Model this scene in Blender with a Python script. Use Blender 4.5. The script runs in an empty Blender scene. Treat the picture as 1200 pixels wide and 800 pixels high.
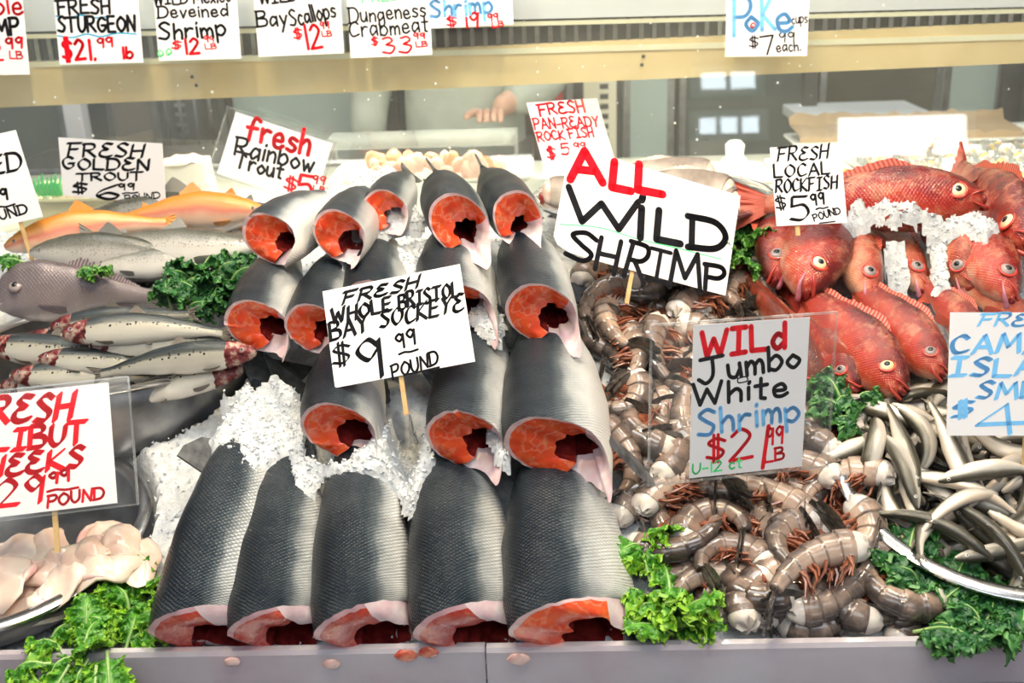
import bpy, bmesh, math, random
import numpy as np
from mathutils import Vector, Matrix, noise, Euler
random.seed(7); np.random.seed(7)
SC = bpy.context.scene
COL = SC.collection
PI = math.pi
def R(d): return math.radians(d)

# ------------------------------------------------------------------ camera
CAM = Vector((0.0, -1.05, 1.62))
PITCH, YAW, ROLL, HFOV = 20.0, 1.8, 2.0, 50.0      # degrees: down, to the left, clockwise
FPX = 600.0 / math.tan(R(HFOV / 2))
fwd = Vector((-math.sin(R(YAW)) * math.cos(R(PITCH)), math.cos(R(YAW)) * math.cos(R(PITCH)), -math.sin(R(PITCH))))
rt0 = fwd.cross(Vector((0, 0, 1))).normalized()
up0 = rt0.cross(fwd).normalized()
c_, s_ = math.cos(R(ROLL)), math.sin(R(ROLL))
RT = rt0 * c_ - up0 * s_
UP = up0 * c_ + rt0 * s_
cd = bpy.data.cameras.new('camera'); cam = bpy.data.objects.new('camera', cd); COL.objects.link(cam)
cam.matrix_world = Matrix(((RT.x, UP.x, -fwd.x, CAM.x), (RT.y, UP.y, -fwd.y, CAM.y), (RT.z, UP.z, -fwd.z, CAM.z), (0, 0, 0, 1)))
cd.sensor_width = 36.0; cd.lens = 36.0 * FPX / 1200.0
cd.clip_start = 0.02
cd.dof.use_dof = True; cd.dof.focus_distance = 1.42; cd.dof.aperture_fstop = 5.6
SC.camera = cam

# ------------------------------------------------------------------ exposure, sky, lamps
SC.view_settings.view_transform = 'Standard'; SC.view_settings.look = 'None'
SC.view_settings.exposure = -0.12; SC.view_settings.gamma = 1.0
try: SC.view_settings.use_curve_mapping = False
except Exception: pass
world = bpy.data.worlds.new('sky'); SC.world = world; world.use_nodes = True
bg = world.node_tree.nodes['Background']
bg.inputs[0].default_value = (0.86, 0.93, 1.0, 1); bg.inputs[1].default_value = 0.35
def area(name, loc, target, sx, sy, power, col):
    l = bpy.data.lights.new(name, 'AREA'); l.shape = 'RECTANGLE'; l.size = sx; l.size_y = sy
    l.energy = power; l.color = col
    o = bpy.data.objects.new(name, l); COL.objects.link(o)
    o.location = loc
    o.rotation_euler = (Vector(target) - Vector(loc)).to_track_quat('-Z', 'Y').to_euler()
    return o
area('overhead_fill_light', (-0.3, -0.1, 2.75), (-0.1, 0.35, 1.0), 2.4, 0.35, 30, (0.95, 0.98, 1.0))  # added overhead area lamps, make up for the sky the ceiling blocks
area('overhead_fill_light', (0.5, 0.75, 2.7), (0.1, 0.4, 1.0), 2.0, 0.22, 15, (0.97, 0.99, 1.0))
for (x, y, z) in ((-0.55, 0.25, 2.3), (0.1, 0.45, 2.35), (0.75, 0.2, 2.3), (-0.2, -0.5, 2.5)):
    area('warm_market_bulb', (x, y, z), (x * 0.7, 0.3, 1.0), 0.06, 0.06, 9, (1.0, 0.78, 0.45))
area('street_daylight_fill', (0.2, -2.9, 4.1), (0, 0.5, 1.1), 4.5, 1.4, 70, (0.93, 0.97, 1.0))  # area lamp added as frontal daylight on signs and shelf fronts
area('case_tube_light', (0.0, 1.22, 1.345), (0.0, 1.3, 1.0), 2.6, 0.06, 16, (1.0, 0.95, 0.80))
area('backroom_tube_light', (0.3, 2.5, 2.6), (0.2, 2.2, 1.0), 2.0, 0.4, 20, (0.95, 0.98, 1.0))

# ------------------------------------------------------------------ pixel -> place in the scene
def ray(px, py):
    return (fwd + RT * ((px - 600.0) / FPX) + UP * ((400.0 - py) / FPX)).normalized()
def Zb(x, y):                                       # the ice bed: steep at the front, easing towards the back
    if y < 0.5: return 0.83 + 0.42 * y
    if y < 0.9:
        q = y - 0.5
        return 1.04 + 0.42 * q - 0.42 * q * q * 1.1
    return 1.04 + 0.168 - 0.0739
def at(px, py, h=0.0):                              # first point on the bed raised by h
    d = ray(px, py)
    lo = 0.4; hi = None; t = 0.5
    while t < 3.2:
        p = CAM + d * t
        if p.z <= Zb(p.x, p.y) + h: hi = t; break
        lo = t; t += 0.02
    if hi is None: return CAM + d * 2.4
    for _ in range(24):
        m = (lo + hi) / 2; p = CAM + d * m
        if p.z <= Zb(p.x, p.y) + h: hi = m
        else: lo = m
    return CAM + d * hi
def at_y(px, py, y):
    d = ray(px, py); return CAM + d * ((y - CAM.y) / d.y)
def at_z(px, py, z):
    d = ray(px, py); return CAM + d * ((z - CAM.z) / d.z)
def at_plane(px, py, p0, n):
    d = ray(px, py); return CAM + d * ((p0 - CAM).dot(n) / d.dot(n))
def pix(p):
    q = Vector(p) - CAM
    z = q.dot(fwd); return (600 + FPX * q.dot(RT) / z, 400 - FPX * q.dot(UP) / z)

# ------------------------------------------------------------------ objects
def tag(o, label=None, cat=None, group=None, kind=None):
    if label: o['label'] = label
    if cat: o['category'] = cat
    if group: o['group'] = group
    if kind: o['kind'] = kind
    return o
def thing(name, label, cat, loc=(0, 0, 0), group=None, mat=None):
    o = bpy.data.objects.new(name, None); COL.objects.link(o); o.empty_display_size = 0.03
    if mat is not None: o.matrix_world = mat
    else: o.location = loc
    return tag(o, label, cat, group)
class G:
    """verts + faces (+ a uv per corner)"""
    def __init__(s): s.v = []; s.f = []; s.uv = []; s.m = []
    def face(s, idx, uv=None, m=0):
        s.f.append(tuple(idx)); s.uv.append(uv or [(0, 0)] * len(idx)); s.m.append(m)
    def loft(s, rings, closed=True, cap0=False, cap1=False, us=None, m=0, flip=False):
        n = len(rings); k = len(rings[0]); b = len(s.v)
        for r in rings: s.v.extend([tuple(p) for p in r])
        for i in range(n - 1):
            u0 = us[i] if us else i / (n - 1); u1 = us[i + 1] if us else (i + 1) / (n - 1)
            for j in range(k if closed else k - 1):
                j2 = (j + 1) % k; kk = k if closed else k - 1
                a = [b + i * k + j, b + i * k + j2, b + (i + 1) * k + j2, b + (i + 1) * k + j]
                uv = [(u0, j / kk), (u0, (j + 1) / kk), (u1, (j + 1) / kk), (u1, j / kk)]
                if flip: a.reverse(); uv.reverse()
                s.face(a, uv, m)
        for cap, i in ((cap0, 0), (cap1, n - 1)):
            if cap:
                c = np.mean(np.array(rings[i]), axis=0); ci = len(s.v); s.v.append(tuple(c)); u = us[i] if us else i / (n - 1)
                for j in range(k):
                    a = [b + i * k + j, b + i * k + (j + 1) % k, ci]
                    if (i == 0) != flip: a.reverse()
                    s.face(a, [(u, j / k)] * 3, m)
    def tube(s, pts, rad, k=8, caps=True, m=0):
        pts = [Vector(p) for p in pts]; n = len(pts)
        if not hasattr(rad, '__len__'): rad = [rad] * n
        t0 = (pts[1] - pts[0]).normalized(); a = t0.orthogonal().normalized(); rings = []
        for i in range(n):
            t = (pts[min(i + 1, n - 1)] - pts[max(i - 1, 0)]).normalized()
            a = (a - t * a.dot(t)).normalized(); b = t.cross(a)
            rings.append([pts[i] + (a * math.cos(q * 2 * PI / k) + b * math.sin(q * 2 * PI / k)) * rad[i] for q in range(k)])
        s.loft(rings, True, caps, caps, m=m)
    def box(s, c, d, rot=None, m=0, bev=0.0):
        c = Vector(c); hx, hy, hz = d[0] / 2, d[1] / 2, d[2] / 2
        bm = bmesh.new(); bmesh.ops.create_cube(bm, size=1)
        bmesh.ops.scale(bm, vec=d, verts=bm.verts)
        if bev > 0: bmesh.ops.bevel(bm, geom=bm.edges[:], offset=bev, segments=2, affect='EDGES', profile=0.6)
        if rot is not None: bmesh.ops.rotate(bm, cent=(0, 0, 0), matrix=rot, verts=bm.verts)
        b = len(s.v); bm.verts.index_update()
        for v in bm.verts: s.v.append(tuple(v.co + c))
        for f in bm.faces: s.face([b + v.index for v in f.verts], None, m)
        bm.free()
    def lathe(s, prof, c=(0, 0, 0), k=48, m=0, flip=False):
        c = Vector(c)
        rings = [[c + Vector((r * math.cos(q * 2 * PI / k), r * math.sin(q * 2 * PI / k), z)) for q in range(k)] for r, z in prof]
        s.loft(rings, True, m=m, flip=flip)
    def ball(s, c, r, k=12, n=8, sc=(1, 1, 1), rot=None, m=0):
        c = Vector(c); rings = []
        for i in range(n + 1):
            a = PI * i / n; q = max(math.sin(a), 0.001); rings.append([])
            for j in range(k):
                p = Vector((q * math.cos(2 * PI * j / k) * sc[0], q * math.sin(2 * PI * j / k) * sc[1], math.cos(a) * sc[2])) * r
                if rot is not None: p = rot @ p
                rings[-1].append(c + p)
        s.loft(rings, True, m=m, flip=True)
    def plate(s, out, th, axis=1, m=0):
        """outline in the X-Z plane (axis 1), thickened"""
        b = len(s.v); n = len(out)
        for sg in (-1, 1):
            for p in out:
                p = list(p) if len(p) == 3 else [p[0], 0, p[1]]
                p[axis] += sg * th / 2; s.v.append(tuple(p))
        xs = [p[0] for p in out]; zs = [p[-1] for p in out]
        x0, x1, z0, z1 = min(xs), max(xs), min(zs), max(zs)
        uv = [((p[0] - x0) / (x1 - x0 + 1e-9), (p[-1] - z0) / (z1 - z0 + 1e-9)) for p in out]
        s.face([b + i for i in range(n)], uv, m); s.face([b + n + i for i in reversed(range(n))], uv[::-1], m)
        for i in range(n):
            j = (i + 1) % n
            s.face([b + j, b + i, b + n + i, b + n + j], [uv[j], uv[i], uv[i], uv[j]], m)
    def mesh(s, name, mats, smooth=True):
        me = bpy.data.meshes.new(name); me.from_pydata([tuple(v) for v in s.v], [], s.f)
        l = me.uv_layers.new(name='UVMap'); flat = [c for uv in s.uv for q in uv for c in q]
        l.data.foreach_set('uv', flat)
        for mt in (mats if isinstance(mats, (list, tuple)) else [mats]): me.materials.append(mt)
        me.polygons.foreach_set('material_index', s.m)
        if smooth:
            me.polygons.foreach_set('use_smooth', [True] * len(s.f))
            try: me.set_sharp_from_angle(angle=R(48))
            except Exception: pass
        me.update(); return me
def link(name, mesh, parent=None, mat=None):
    o = bpy.data.objects.new(name, mesh); COL.objects.link(o)
    if parent is not None: o.parent = parent
    if mat is not None: o.matrix_world = mat
    return o
def part(name, g, mats, parent=None, smooth=True):
    return link(name, g.mesh(name, mats, smooth), parent)
def struct(name, g, mats, smooth=False):
    return tag(link(name, g.mesh(name, mats, smooth)), kind='structure')
def catmull(pts, n):
    pts = [Vector(p) for p in pts]; out = []
    P = [pts[0] * 2 - pts[1]] + pts + [pts[-1] * 2 - pts[-2]]
    seg = len(pts) - 1
    for i in range(n):
        q = i / (n - 1) * seg; k = min(int(q), seg - 1); t = q - k
        a, b, c, d = P[k], P[k + 1], P[k + 2], P[k + 3]
        out.append(0.5 * (2 * b + (c - a) * t + (2 * a - 5 * b + 4 * c - d) * t * t + (3 * b - a - 3 * c + d) * t ** 3))
    return out
def interp(tab, t):
    for i in range(len(tab) - 1):
        if t <= tab[i + 1][0]:
            f = (t - tab[i][0]) / (tab[i + 1][0] - tab[i][0] + 1e-9); f = max(0, min(1, f)); f = f * f * (3 - 2 * f) * 0.5 + f * 0.5
            return [a + (b - a) * f for a, b in zip(tab[i][1:], tab[i + 1][1:])]
    return list(tab[-1][1:])
def frame(xdir, zhint, loc):
    x = Vector(xdir).normalized(); z = Vector(zhint); z = (z - x * z.dot(x)).normalized(); y = z.cross(x)
    return Matrix(((x.x, y.x, z.x, loc[0]), (x.y, y.y, z.y, loc[1]), (x.z, y.z, z.z, loc[2]), (0, 0, 0, 1)))
ORD = ['first', 'second', 'third', 'fourth', 'fifth', 'sixth', 'seventh', 'eighth', 'ninth', 'tenth', 'eleventh', 'twelfth', 'thirteenth',
       'fourteenth', 'fifteenth', 'sixteenth', 'seventeenth', 'eighteenth', 'nineteenth', 'twentieth', 'twenty-first', 'twenty-second', 'twenty-third', 'twenty-fourth', 'twenty-fifth']

# a height map of everything lying on the counter, so that loose pieces can be dropped onto what is there
HX0, HY0, HC = -1.1, -0.12, 0.005
HN, HM = 440, 260
HMAP = np.zeros((HN, HM))
for i in range(HN):
    for j in range(HM): HMAP[i, j] = Zb(HX0 + i * HC, HY0 + j * HC)
def h_cells(P):
    return (np.clip(((P[:, 0] - HX0) / HC).astype(int), 1, HN - 2), np.clip(((P[:, 1] - HY0) / HC).astype(int), 1, HM - 2))
def h_add(P):
    P = np.asarray(P); i, j = h_cells(P)
    for di in (-1, 0, 1):
        for dj in (-1, 0, 1): np.maximum.at(HMAP, (i + di, j + dj), P[:, 2] - 0.0012 * (abs(di) + abs(dj)))
def h_drop(P, q=96):
    """lift (or lowering) that rests the point set on the map"""
    i, j = h_cells(P); d = {}
    order = np.argsort(P[:, 2]); seen = set(); gaps = []
    for o in order:
        k = (i[o], j[o])
        if k in seen: continue
        seen.add(k); gaps.append(HMAP[k] - P[o, 2])
    return float(np.percentile(gaps, q))
def h_at(x, y):
    return HMAP[int(min(max((x - HX0) / HC, 0), HN - 1)), int(min(max((y - HY0) / HC, 0), HM - 1))]
def world_pts(o):
    P = []
    M_ = o.matrix_world if o.parent is None else o.parent.matrix_world @ o.matrix_local
    if o.type == 'MESH':
        a = np.zeros(len(o.data.vertices) * 3); o.data.vertices.foreach_get('co', a); a = a.reshape(-1, 3)
        P.append(a @ np.array(M_.to_3x3()).T + np.array(M_.translation))
    return P
def tree_pts(o, M_=None):
    M_ = o.matrix_basis if M_ is None else M_ @ o.matrix_basis
    P = []
    if o.type == 'MESH' and len(o.data.vertices):
        a = np.zeros(len(o.data.vertices) * 3); o.data.vertices.foreach_get('co', a); a = a.reshape(-1, 3)
        P.append(a @ np.array(M_.to_3x3()).T + np.array(M_.translation))
    for c in o.children: P += tree_pts(c, M_)
    return P
def h_put(o): 
    for P in tree_pts(o): h_add(P)
def copy_tree(o, parent=None):
    c = o.copy(); COL.objects.link(c)
    if parent is not None: c.parent = parent
    for ch in list(o.children): copy_tree(ch, c)
    return c

# ------------------------------------------------------------------ materials
class NT:
    def __init__(s, name):
        s.mat = bpy.data.materials.new(name); s.mat.use_nodes = True; s.t = s.mat.node_tree
        s.p = s.t.nodes['Principled BSDF']
    def n(s, kind, **kw):
        nd = s.t.nodes.new(kind)
        for k, v in kw.items(): setattr(nd, k, v)
        return nd
    def l(s, a, b): s.t.links.new(a, b)
    def math(s, op, a, b=None, clamp=False):
        nd = s.n('ShaderNodeMath', operation=op, use_clamp=clamp)
        for i, x in enumerate((a, b)):
            if x is None: continue
            if isinstance(x, (int, float)): nd.inputs[i].default_value = x
            else: s.l(x, nd.inputs[i])
        return nd.outputs[0]
    def ramp(s, fac, stops, interp_='LINEAR'):
        nd = s.n('ShaderNodeValToRGB'); cr = nd.color_ramp; cr.interpolation = interp_
        while len(cr.elements) > 1: cr.elements.remove(cr.elements[-1])
        cr.elements[0].position = stops[0][0]; cr.elements[0].color = (*stops[0][1], 1)
        for p, c in stops[1:]:
            e = cr.elements.new(p); e.color = (*c, 1)
        s.l(fac, nd.inputs[0]); return nd.outputs[0]
    def mix(s, fac, a, b, mode='MIX'):
        nd = s.n('ShaderNodeMix', data_type='RGBA', blend_type=mode)
        for i, x in ((0, fac), (6, a), (7, b)):
            if isinstance(x, (int, float)): nd.inputs[i].default_value = x
            elif isinstance(x, tuple): nd.inputs[i].default_value = (*x, 1)
            else: s.l(x, nd.inputs[i])
        return nd.outputs[2]
    def noise(s, scale, detail=3, coord=None, rough=0.55, dist=0.0):
        nd = s.n('ShaderNodeTexNoise'); nd.inputs['Scale'].default_value = scale; nd.inputs['Detail'].default_value = detail
        nd.inputs['Roughness'].default_value = rough; nd.inputs['Distortion'].default_value = dist
        s.l(coord if coord is not None else s.obj(), nd.inputs['Vector']); return nd.outputs['Fac']
    def obj(s):
        if not hasattr(s, 'tc'): s.tc = s.n('ShaderNodeTexCoord')
        return s.tc.outputs['Object']
    def uv(s):
        s.obj(); return s.tc.outputs['UV']
    def bump(s, h, strength=0.3, dist=0.002):
        nd = s.n('ShaderNodeBump'); nd.inputs['Strength'].default_value = strength; nd.inputs['Distance'].default_value = dist
        s.l(h, nd.inputs['Height']); s.l(nd.outputs[0], s.p.inputs['Normal']); s.l(nd.outputs[0], s.p.inputs['Coat Normal'])
    def set(s, **kw):
        for k, v in kw.items():
            i = s.p.inputs[k]
            if isinstance(v, (int, float)): i.default_value = v
            elif isinstance(v, tuple): i.default_value = (*v, 1) if len(v) == 3 and i.type == 'RGBA' else v
            else: s.l(v, i)
        return s
def pm(name, c1, c2=None, scale=20, rough=0.5, metal=0.0, bump=0.0, bscale=None, spec=0.5, sss=0.0, trans=0.0, coat=0.0, ior=1.45, lo=0.35, hi=0.65):
    t = NT(name); c2 = c2 or tuple(min(1, c * 0.85) for c in c1)
    t.set(**{'Base Color': t.ramp(t.noise(scale), [(lo, c1), (hi, c2)]), 'Roughness': rough, 'Metallic': metal, 'Specular IOR Level': spec,
             'Subsurface Weight': sss, 'Transmission Weight': trans, 'Coat Weight': coat, 'IOR': ior})
    if sss: t.p.inputs['Subsurface Radius'].default_value = (0.012, 0.006, 0.004); t.p.inputs['Subsurface Scale'].default_value = 0.6
    if bump: t.bump(t.noise(bscale or scale * 2), bump)
    return t.mat
def srgb(r, g, b):
    f = lambda c: ((c / 255.0 + 0.055) / 1.055) ** 2.4 if c > 10 else c / 255.0 / 12.92
    return (f(r), f(g), f(b))
def fish_mat(name, stops, nu=130, nv=90, scale_c=0.35, spots=None, rough=0.28, metal=0.25, bump=0.35, mott=0.12, mscale=25, stripe=None, coat=0.4, gill=None, glint=0.0, spec=0.4, sheen=0.0, pale=None):
    """colour from back (0) to belly (1), a lattice of scales, mottling and dark spots"""
    t = NT(name); sp = t.n('ShaderNodeSeparateXYZ'); t.l(t.uv(), sp.inputs[0])
    k = t.math('SUBTRACT', 1.0, t.math('ABSOLUTE', t.math('SUBTRACT', t.math('MULTIPLY', sp.outputs[1], 2.0), 1.0)))
    nz = t.noise(mscale, 4)
    k2 = t.math('ADD', k, t.math('MULTIPLY', t.math('SUBTRACT', nz, 0.5), mott * 2), clamp=True)
    col = t.ramp(k2, stops)
    if nu:
        U_, V_ = t.math('MULTIPLY', sp.outputs[0], nu * .62), t.math('MULTIPLY', sp.outputs[1], nv * .62)
        p_, q_ = t.math('ADD', U_, V_), t.math('SUBTRACT', U_, V_)
        lat = t.math('MULTIPLY', t.math('ABSOLUTE', t.math('SINE', t.math('MULTIPLY', p_, PI))), t.math('ABSOLUTE', t.math('SINE', t.math('MULTIPLY', q_, PI))))
        cx_ = t.n('ShaderNodeCombineXYZ'); t.l(t.math('FLOOR', p_), cx_.inputs[0]); t.l(t.math('FLOOR', q_), cx_.inputs[1])
        wn = t.n('ShaderNodeTexWhiteNoise'); t.l(cx_.outputs[0], wn.inputs[0])
        cell = t.math('MULTIPLY', t.math('POWER', lat, 0.6), t.math('ADD', 0.5, t.math('MULTIPLY', wn.outputs['Value'], 0.5)))
        brc = t.ramp(cell, [(0, (0.02, 0.02, 0.02)), (1, (1, 1, 1))])
        d = t.mix(scale_c, (1, 1, 1), brc, 'MIX')
        col = t.mix(t.ramp(k2, [(0.3, (1, 1, 1)), (0.62, (0.32, 0.32, 0.32))]), col, t.mix(1.0, col, d, 'MULTIPLY'))
        if glint:
            gm = t.math('MULTIPLY', t.math('POWER', cell, 1.6), t.ramp(t.noise(11, 3), [(0.40, (0, 0, 0)), (0.68, (glint, glint, glint))]))
            col = t.mix(gm, col, (0.40, 0.46, 0.50))  # glints painted into the scale colour
        t.bump(cell, bump, 0.0012)
    else: t.bump(t.noise(mscale * 6), bump * 0.6, 0.001)
    if pale:
        col = t.mix(t.ramp(t.noise(pale[0], 5, rough=.7), [(.50, (0, 0, 0)), (.66, (pale[2],) * 3)]), col, pale[1])  # pale glitter painted into the skin colour as noise patches
    if spots:
        vo = t.n('ShaderNodeTexVoronoi'); vo.inputs['Scale'].default_value = 1.0
        mp2 = t.n('ShaderNodeMapping'); mp2.inputs['Scale'].default_value = (spots[0], spots[1], 1); t.l(t.uv(), mp2.inputs[0]); t.l(mp2.outputs[0], vo.inputs['Vector'])
        m_ = t.math('LESS_THAN', vo.outputs['Distance'], spots[2])
        m_ = t.math('MULTIPLY', m_, t.math('LESS_THAN', t.math('ABSOLUTE', t.math('SUBTRACT', k, spots[3])), spots[4]))
        col = t.mix(m_, col, spots[5])
    if gill:                                                # a bloody head: u range, colours
        e = t.math('ADD', sp.outputs[0], t.math('MULTIPLY', t.math('SUBTRACT', t.noise(38, 3), 0.5), 0.16))
        gc = t.ramp(t.noise(75, 4), [(0.36, gill[2]), (0.5, gill[3]), (0.62, gill[4])])
        col = t.mix(t.math('MULTIPLY', t.math('LESS_THAN', e, gill[1]), t.math('GREATER_THAN', e, gill[0])), col, gc)
    if sheen: metal = t.ramp(k2, [(.28, (metal,) * 3), (.5, (sheen,) * 3), (.66, (sheen * .8,) * 3), (.85, (0.05,) * 3)])
    t.set(**{'Base Color': col, 'Roughness': rough, 'Metallic': metal, 'Coat Weight': coat, 'Coat Roughness': 0.12, 'Specular IOR Level': spec})
    return t.mat
# ================================================================== materials of the place
def thin_glass(name, tint=(0.97, 0.99, 0.98), haze=0.05, dots=0.0, rough=0.0, refl=2.0):
    t = NT(name); nt = t.t
    out = nt.nodes['Material Output']; nt.nodes.remove(t.p)
    tr = t.n('ShaderNodeBsdfTransparent'); tr.inputs[0].default_value = (*tint, 1)
    gl = t.n('ShaderNodeBsdfGlossy'); gl.inputs['Roughness'].default_value = rough
    lw = t.n('ShaderNodeLayerWeight'); lw.inputs[0].default_value = 0.5
    f = t.math('MULTIPLY', t.math('ADD', 0.04, t.math('MULTIPLY', t.math('POWER', lw.outputs['Facing'], 5.0), 0.9)), refl, clamp=True)
    m1 = t.n('ShaderNodeMixShader'); t.l(f, m1.inputs[0]); t.l(tr.outputs[0], m1.inputs[1]); t.l(gl.outputs[0], m1.inputs[2])
    df = t.n('ShaderNodeBsdfDiffuse'); df.inputs[0].default_value = (0.9, 0.93, 0.92, 1)
    tl = t.n('ShaderNodeBsdfTranslucent'); tl.inputs[0].default_value = (0.9, 0.93, 0.92, 1)
    ad = t.n('ShaderNodeMixShader'); ad.inputs[0].default_value = 0.5; t.l(df.outputs[0], ad.inputs[1]); t.l(tl.outputs[0], ad.inputs[2])
    h = t.math('MULTIPLY', t.noise(3.0, 5), haze * 2)
    if dots:
        vo = t.n('ShaderNodeTexVoronoi'); vo.inputs['Scale'].default_value = 48; t.l(t.obj(), vo.inputs['Vector'])
        sz = t.n('ShaderNodeSeparateColor'); t.l(vo.outputs['Color'], sz.inputs[0])
        r_ = t.math('MULTIPLY', t.math('POWER', sz.outputs[0], 5.0), 0.13)
        h = t.math('ADD', h, t.math('MULTIPLY', t.math('LESS_THAN', vo.outputs['Distance'], r_), dots), clamp=True)
    m2 = t.n('ShaderNodeMixShader'); t.l(h, m2.inputs[0]); t.l(m1.outputs[0], m2.inputs[1]); t.l(ad.outputs[0], m2.inputs[2])
    t.l(m2.outputs[0], out.inputs[0]); return t.mat
def ice_mat(name):
    t = NT(name)
    c = t.ramp(t.noise(60, 6, rough=0.7), [(0.3, (0.52, 0.56, 0.60)), (0.62, (0.82, 0.85, 0.88))])
    t.set(**{'Base Color': c, 'Roughness': 0.18, 'Subsurface Weight': 0.25, 'IOR': 1.31, 'Specular IOR Level': 0.7})
    t.p.inputs['Subsurface Radius'].default_value = (0.01, 0.011, 0.012); t.p.inputs['Subsurface Scale'].default_value = 0.5
    t.bump(t.noise(170, 5, rough=0.75), 0.9, 0.004); return t.mat
M_ICE = ice_mat('ice')
def chip_mat():
    t = NT('ice_chips'); t.set(**{'Base Color': t.ramp(t.noise(90), [(0.3, (0.62, 0.66, 0.70)), (0.7, (0.88, 0.90, 0.93))]), 'Roughness': 0.08, 'Transmission Weight': 0.12, 'IOR': 1.31}); return t.mat
M_CHIP = chip_mat()
M_STEEL = pm('stainless_steel', (0.42, 0.42, 0.43), (0.52, 0.52, 0.53), 40, 0.24, 1.0, 0.03, 300)
M_STEELD = pm('brushed_steel', (0.30, 0.30, 0.31), (0.42, 0.42, 0.43), 30, 0.34, 1.0, 0.05, 300)
M_GLASS = thin_glass('counter_glass', (0.96, 0.99, 0.98), 0.045, 0.9)
M_SLEEVE = thin_glass('clear_plastic', (0.985, 0.987, 0.99), 0.03, 0.0, 0.08, 0.8)
M_CUP = thin_glass('clear_cup_plastic', (0.95, 0.96, 0.97), 0.10, 0.0, 0.05, 2.0)
M_WHITE = pm('white_plastic', (0.86, 0.86, 0.84), (0.80, 0.80, 0.78), 8, 0.35)
M_CREAM = pm('cream_paint', (0.90, 0.84, 0.66), (0.84, 0.77, 0.56), 6, 0.5)
M_TAN = pm('tan_board', (0.86, 0.66, 0.38), (0.76, 0.56, 0.29), 9, 0.5, bump=0.05)
M_DARK = pm('dark_metal', (0.03, 0.035, 0.035), (0.05, 0.055, 0.055), 12, 0.4)
M_GREYG = pm('grey_green_panel', (0.07, 0.10, 0.095), (0.10, 0.13, 0.12), 4, 0.5)
M_PALE = pm('pale_teal_panel', (0.42, 0.54, 0.51), (0.50, 0.61, 0.58), 4, 0.5)
M_OLIVE = pm('olive_panel', (0.05, 0.055, 0.038), (0.08, 0.085, 0.06), 5, 0.45)
M_MAROON = pm('maroon_panel', (0.10, 0.05, 0.045), (0.14, 0.08, 0.07), 6, 0.5)
M_LILAC = pm('lilac_board', (0.74, 0.73, 0.80), (0.80, 0.79, 0.85), 5, 0.5)
M_FLOOR = pm('grey_concrete', (0.22, 0.22, 0.22), (0.30, 0.30, 0.29), 4, 0.6, bump=0.1)
M_CEIL = pm('ceiling_board', (0.35, 0.36, 0.36), (0.42, 0.42, 0.42), 3, 0.7)
M_PAPER = pm('white_card', (0.88, 0.88, 0.91), (0.84, 0.84, 0.88), 5, 0.55)
M_WOOD = pm('pale_wood', (0.66, 0.46, 0.22), (0.55, 0.36, 0.16), 60, 0.55)
M_KRAFT = pm('brown_paper', (0.46, 0.32, 0.19), (0.38, 0.26, 0.15), 14, 0.7, bump=0.1)

# ================================================================== setting
g = G(); g.box((0, 0, -0.02), (14, 24, 0.04)); struct('floor', g, M_FLOOR)
g = G(); g.box((0, 1.2, 3.02), (7, 5.4, 0.04)); struct('ceiling', g, M_CEIL)
g = G(); g.box((0, 3.2, 1.5), (7, 0.06, 3.0)); struct('wall_back', g, M_GREYG)
# the counter under the fish
def acrylic():
    t = NT('frosted_acrylic'); t.set(**{'Base Color': t.ramp(t.noise(7, 4), [(0.35, (0.66, 0.56, 0.63)), (0.65, (0.74, 0.73, 0.80))]), 'Roughness': 0.16, 'Transmission Weight': 0.4, 'IOR': 1.3, 'Coat Weight': 0.3}); return t.mat
M_ACR = acrylic()
ct = thing('fish_counter', 'long fish display counter with clear acrylic front rail and steel apron', 'counter', (0, 0, 0))
g = G(); g.box((0, 0.46, 0.39), (2.6, 0.94, 0.78), bev=0.01); part('cabinet', g, M_STEELD, ct, False)
g = G(); g.box((0, -0.02, 0.808), (2.6, 0.09, 0.02), bev=0.004); part('ledge', g, M_STEELD, ct, False)
xs = at_z(569, 760, 0.87).x
for (x0, x1, dz, dy) in ((-1.3, xs - 0.001, 0.0, 0.0), (xs + 0.001, 1.3, 0.003, -0.006)):
    g = G()
    prof = [(-0.002, 0.80), (-0.004, 0.866), (-0.001, 0.871), (0.008, 0.871), (0.009, 0.866), (0.008, 0.80)]
    rings = [[Vector((x, p[0] + dy, p[1] + dz)) for p in prof] for x in (x0, (x0 + x1) / 2, x1)]
    g.loft(rings, True, True, True); o = part('acrylic_rail', g, M_ACR, ct, False)
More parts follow.
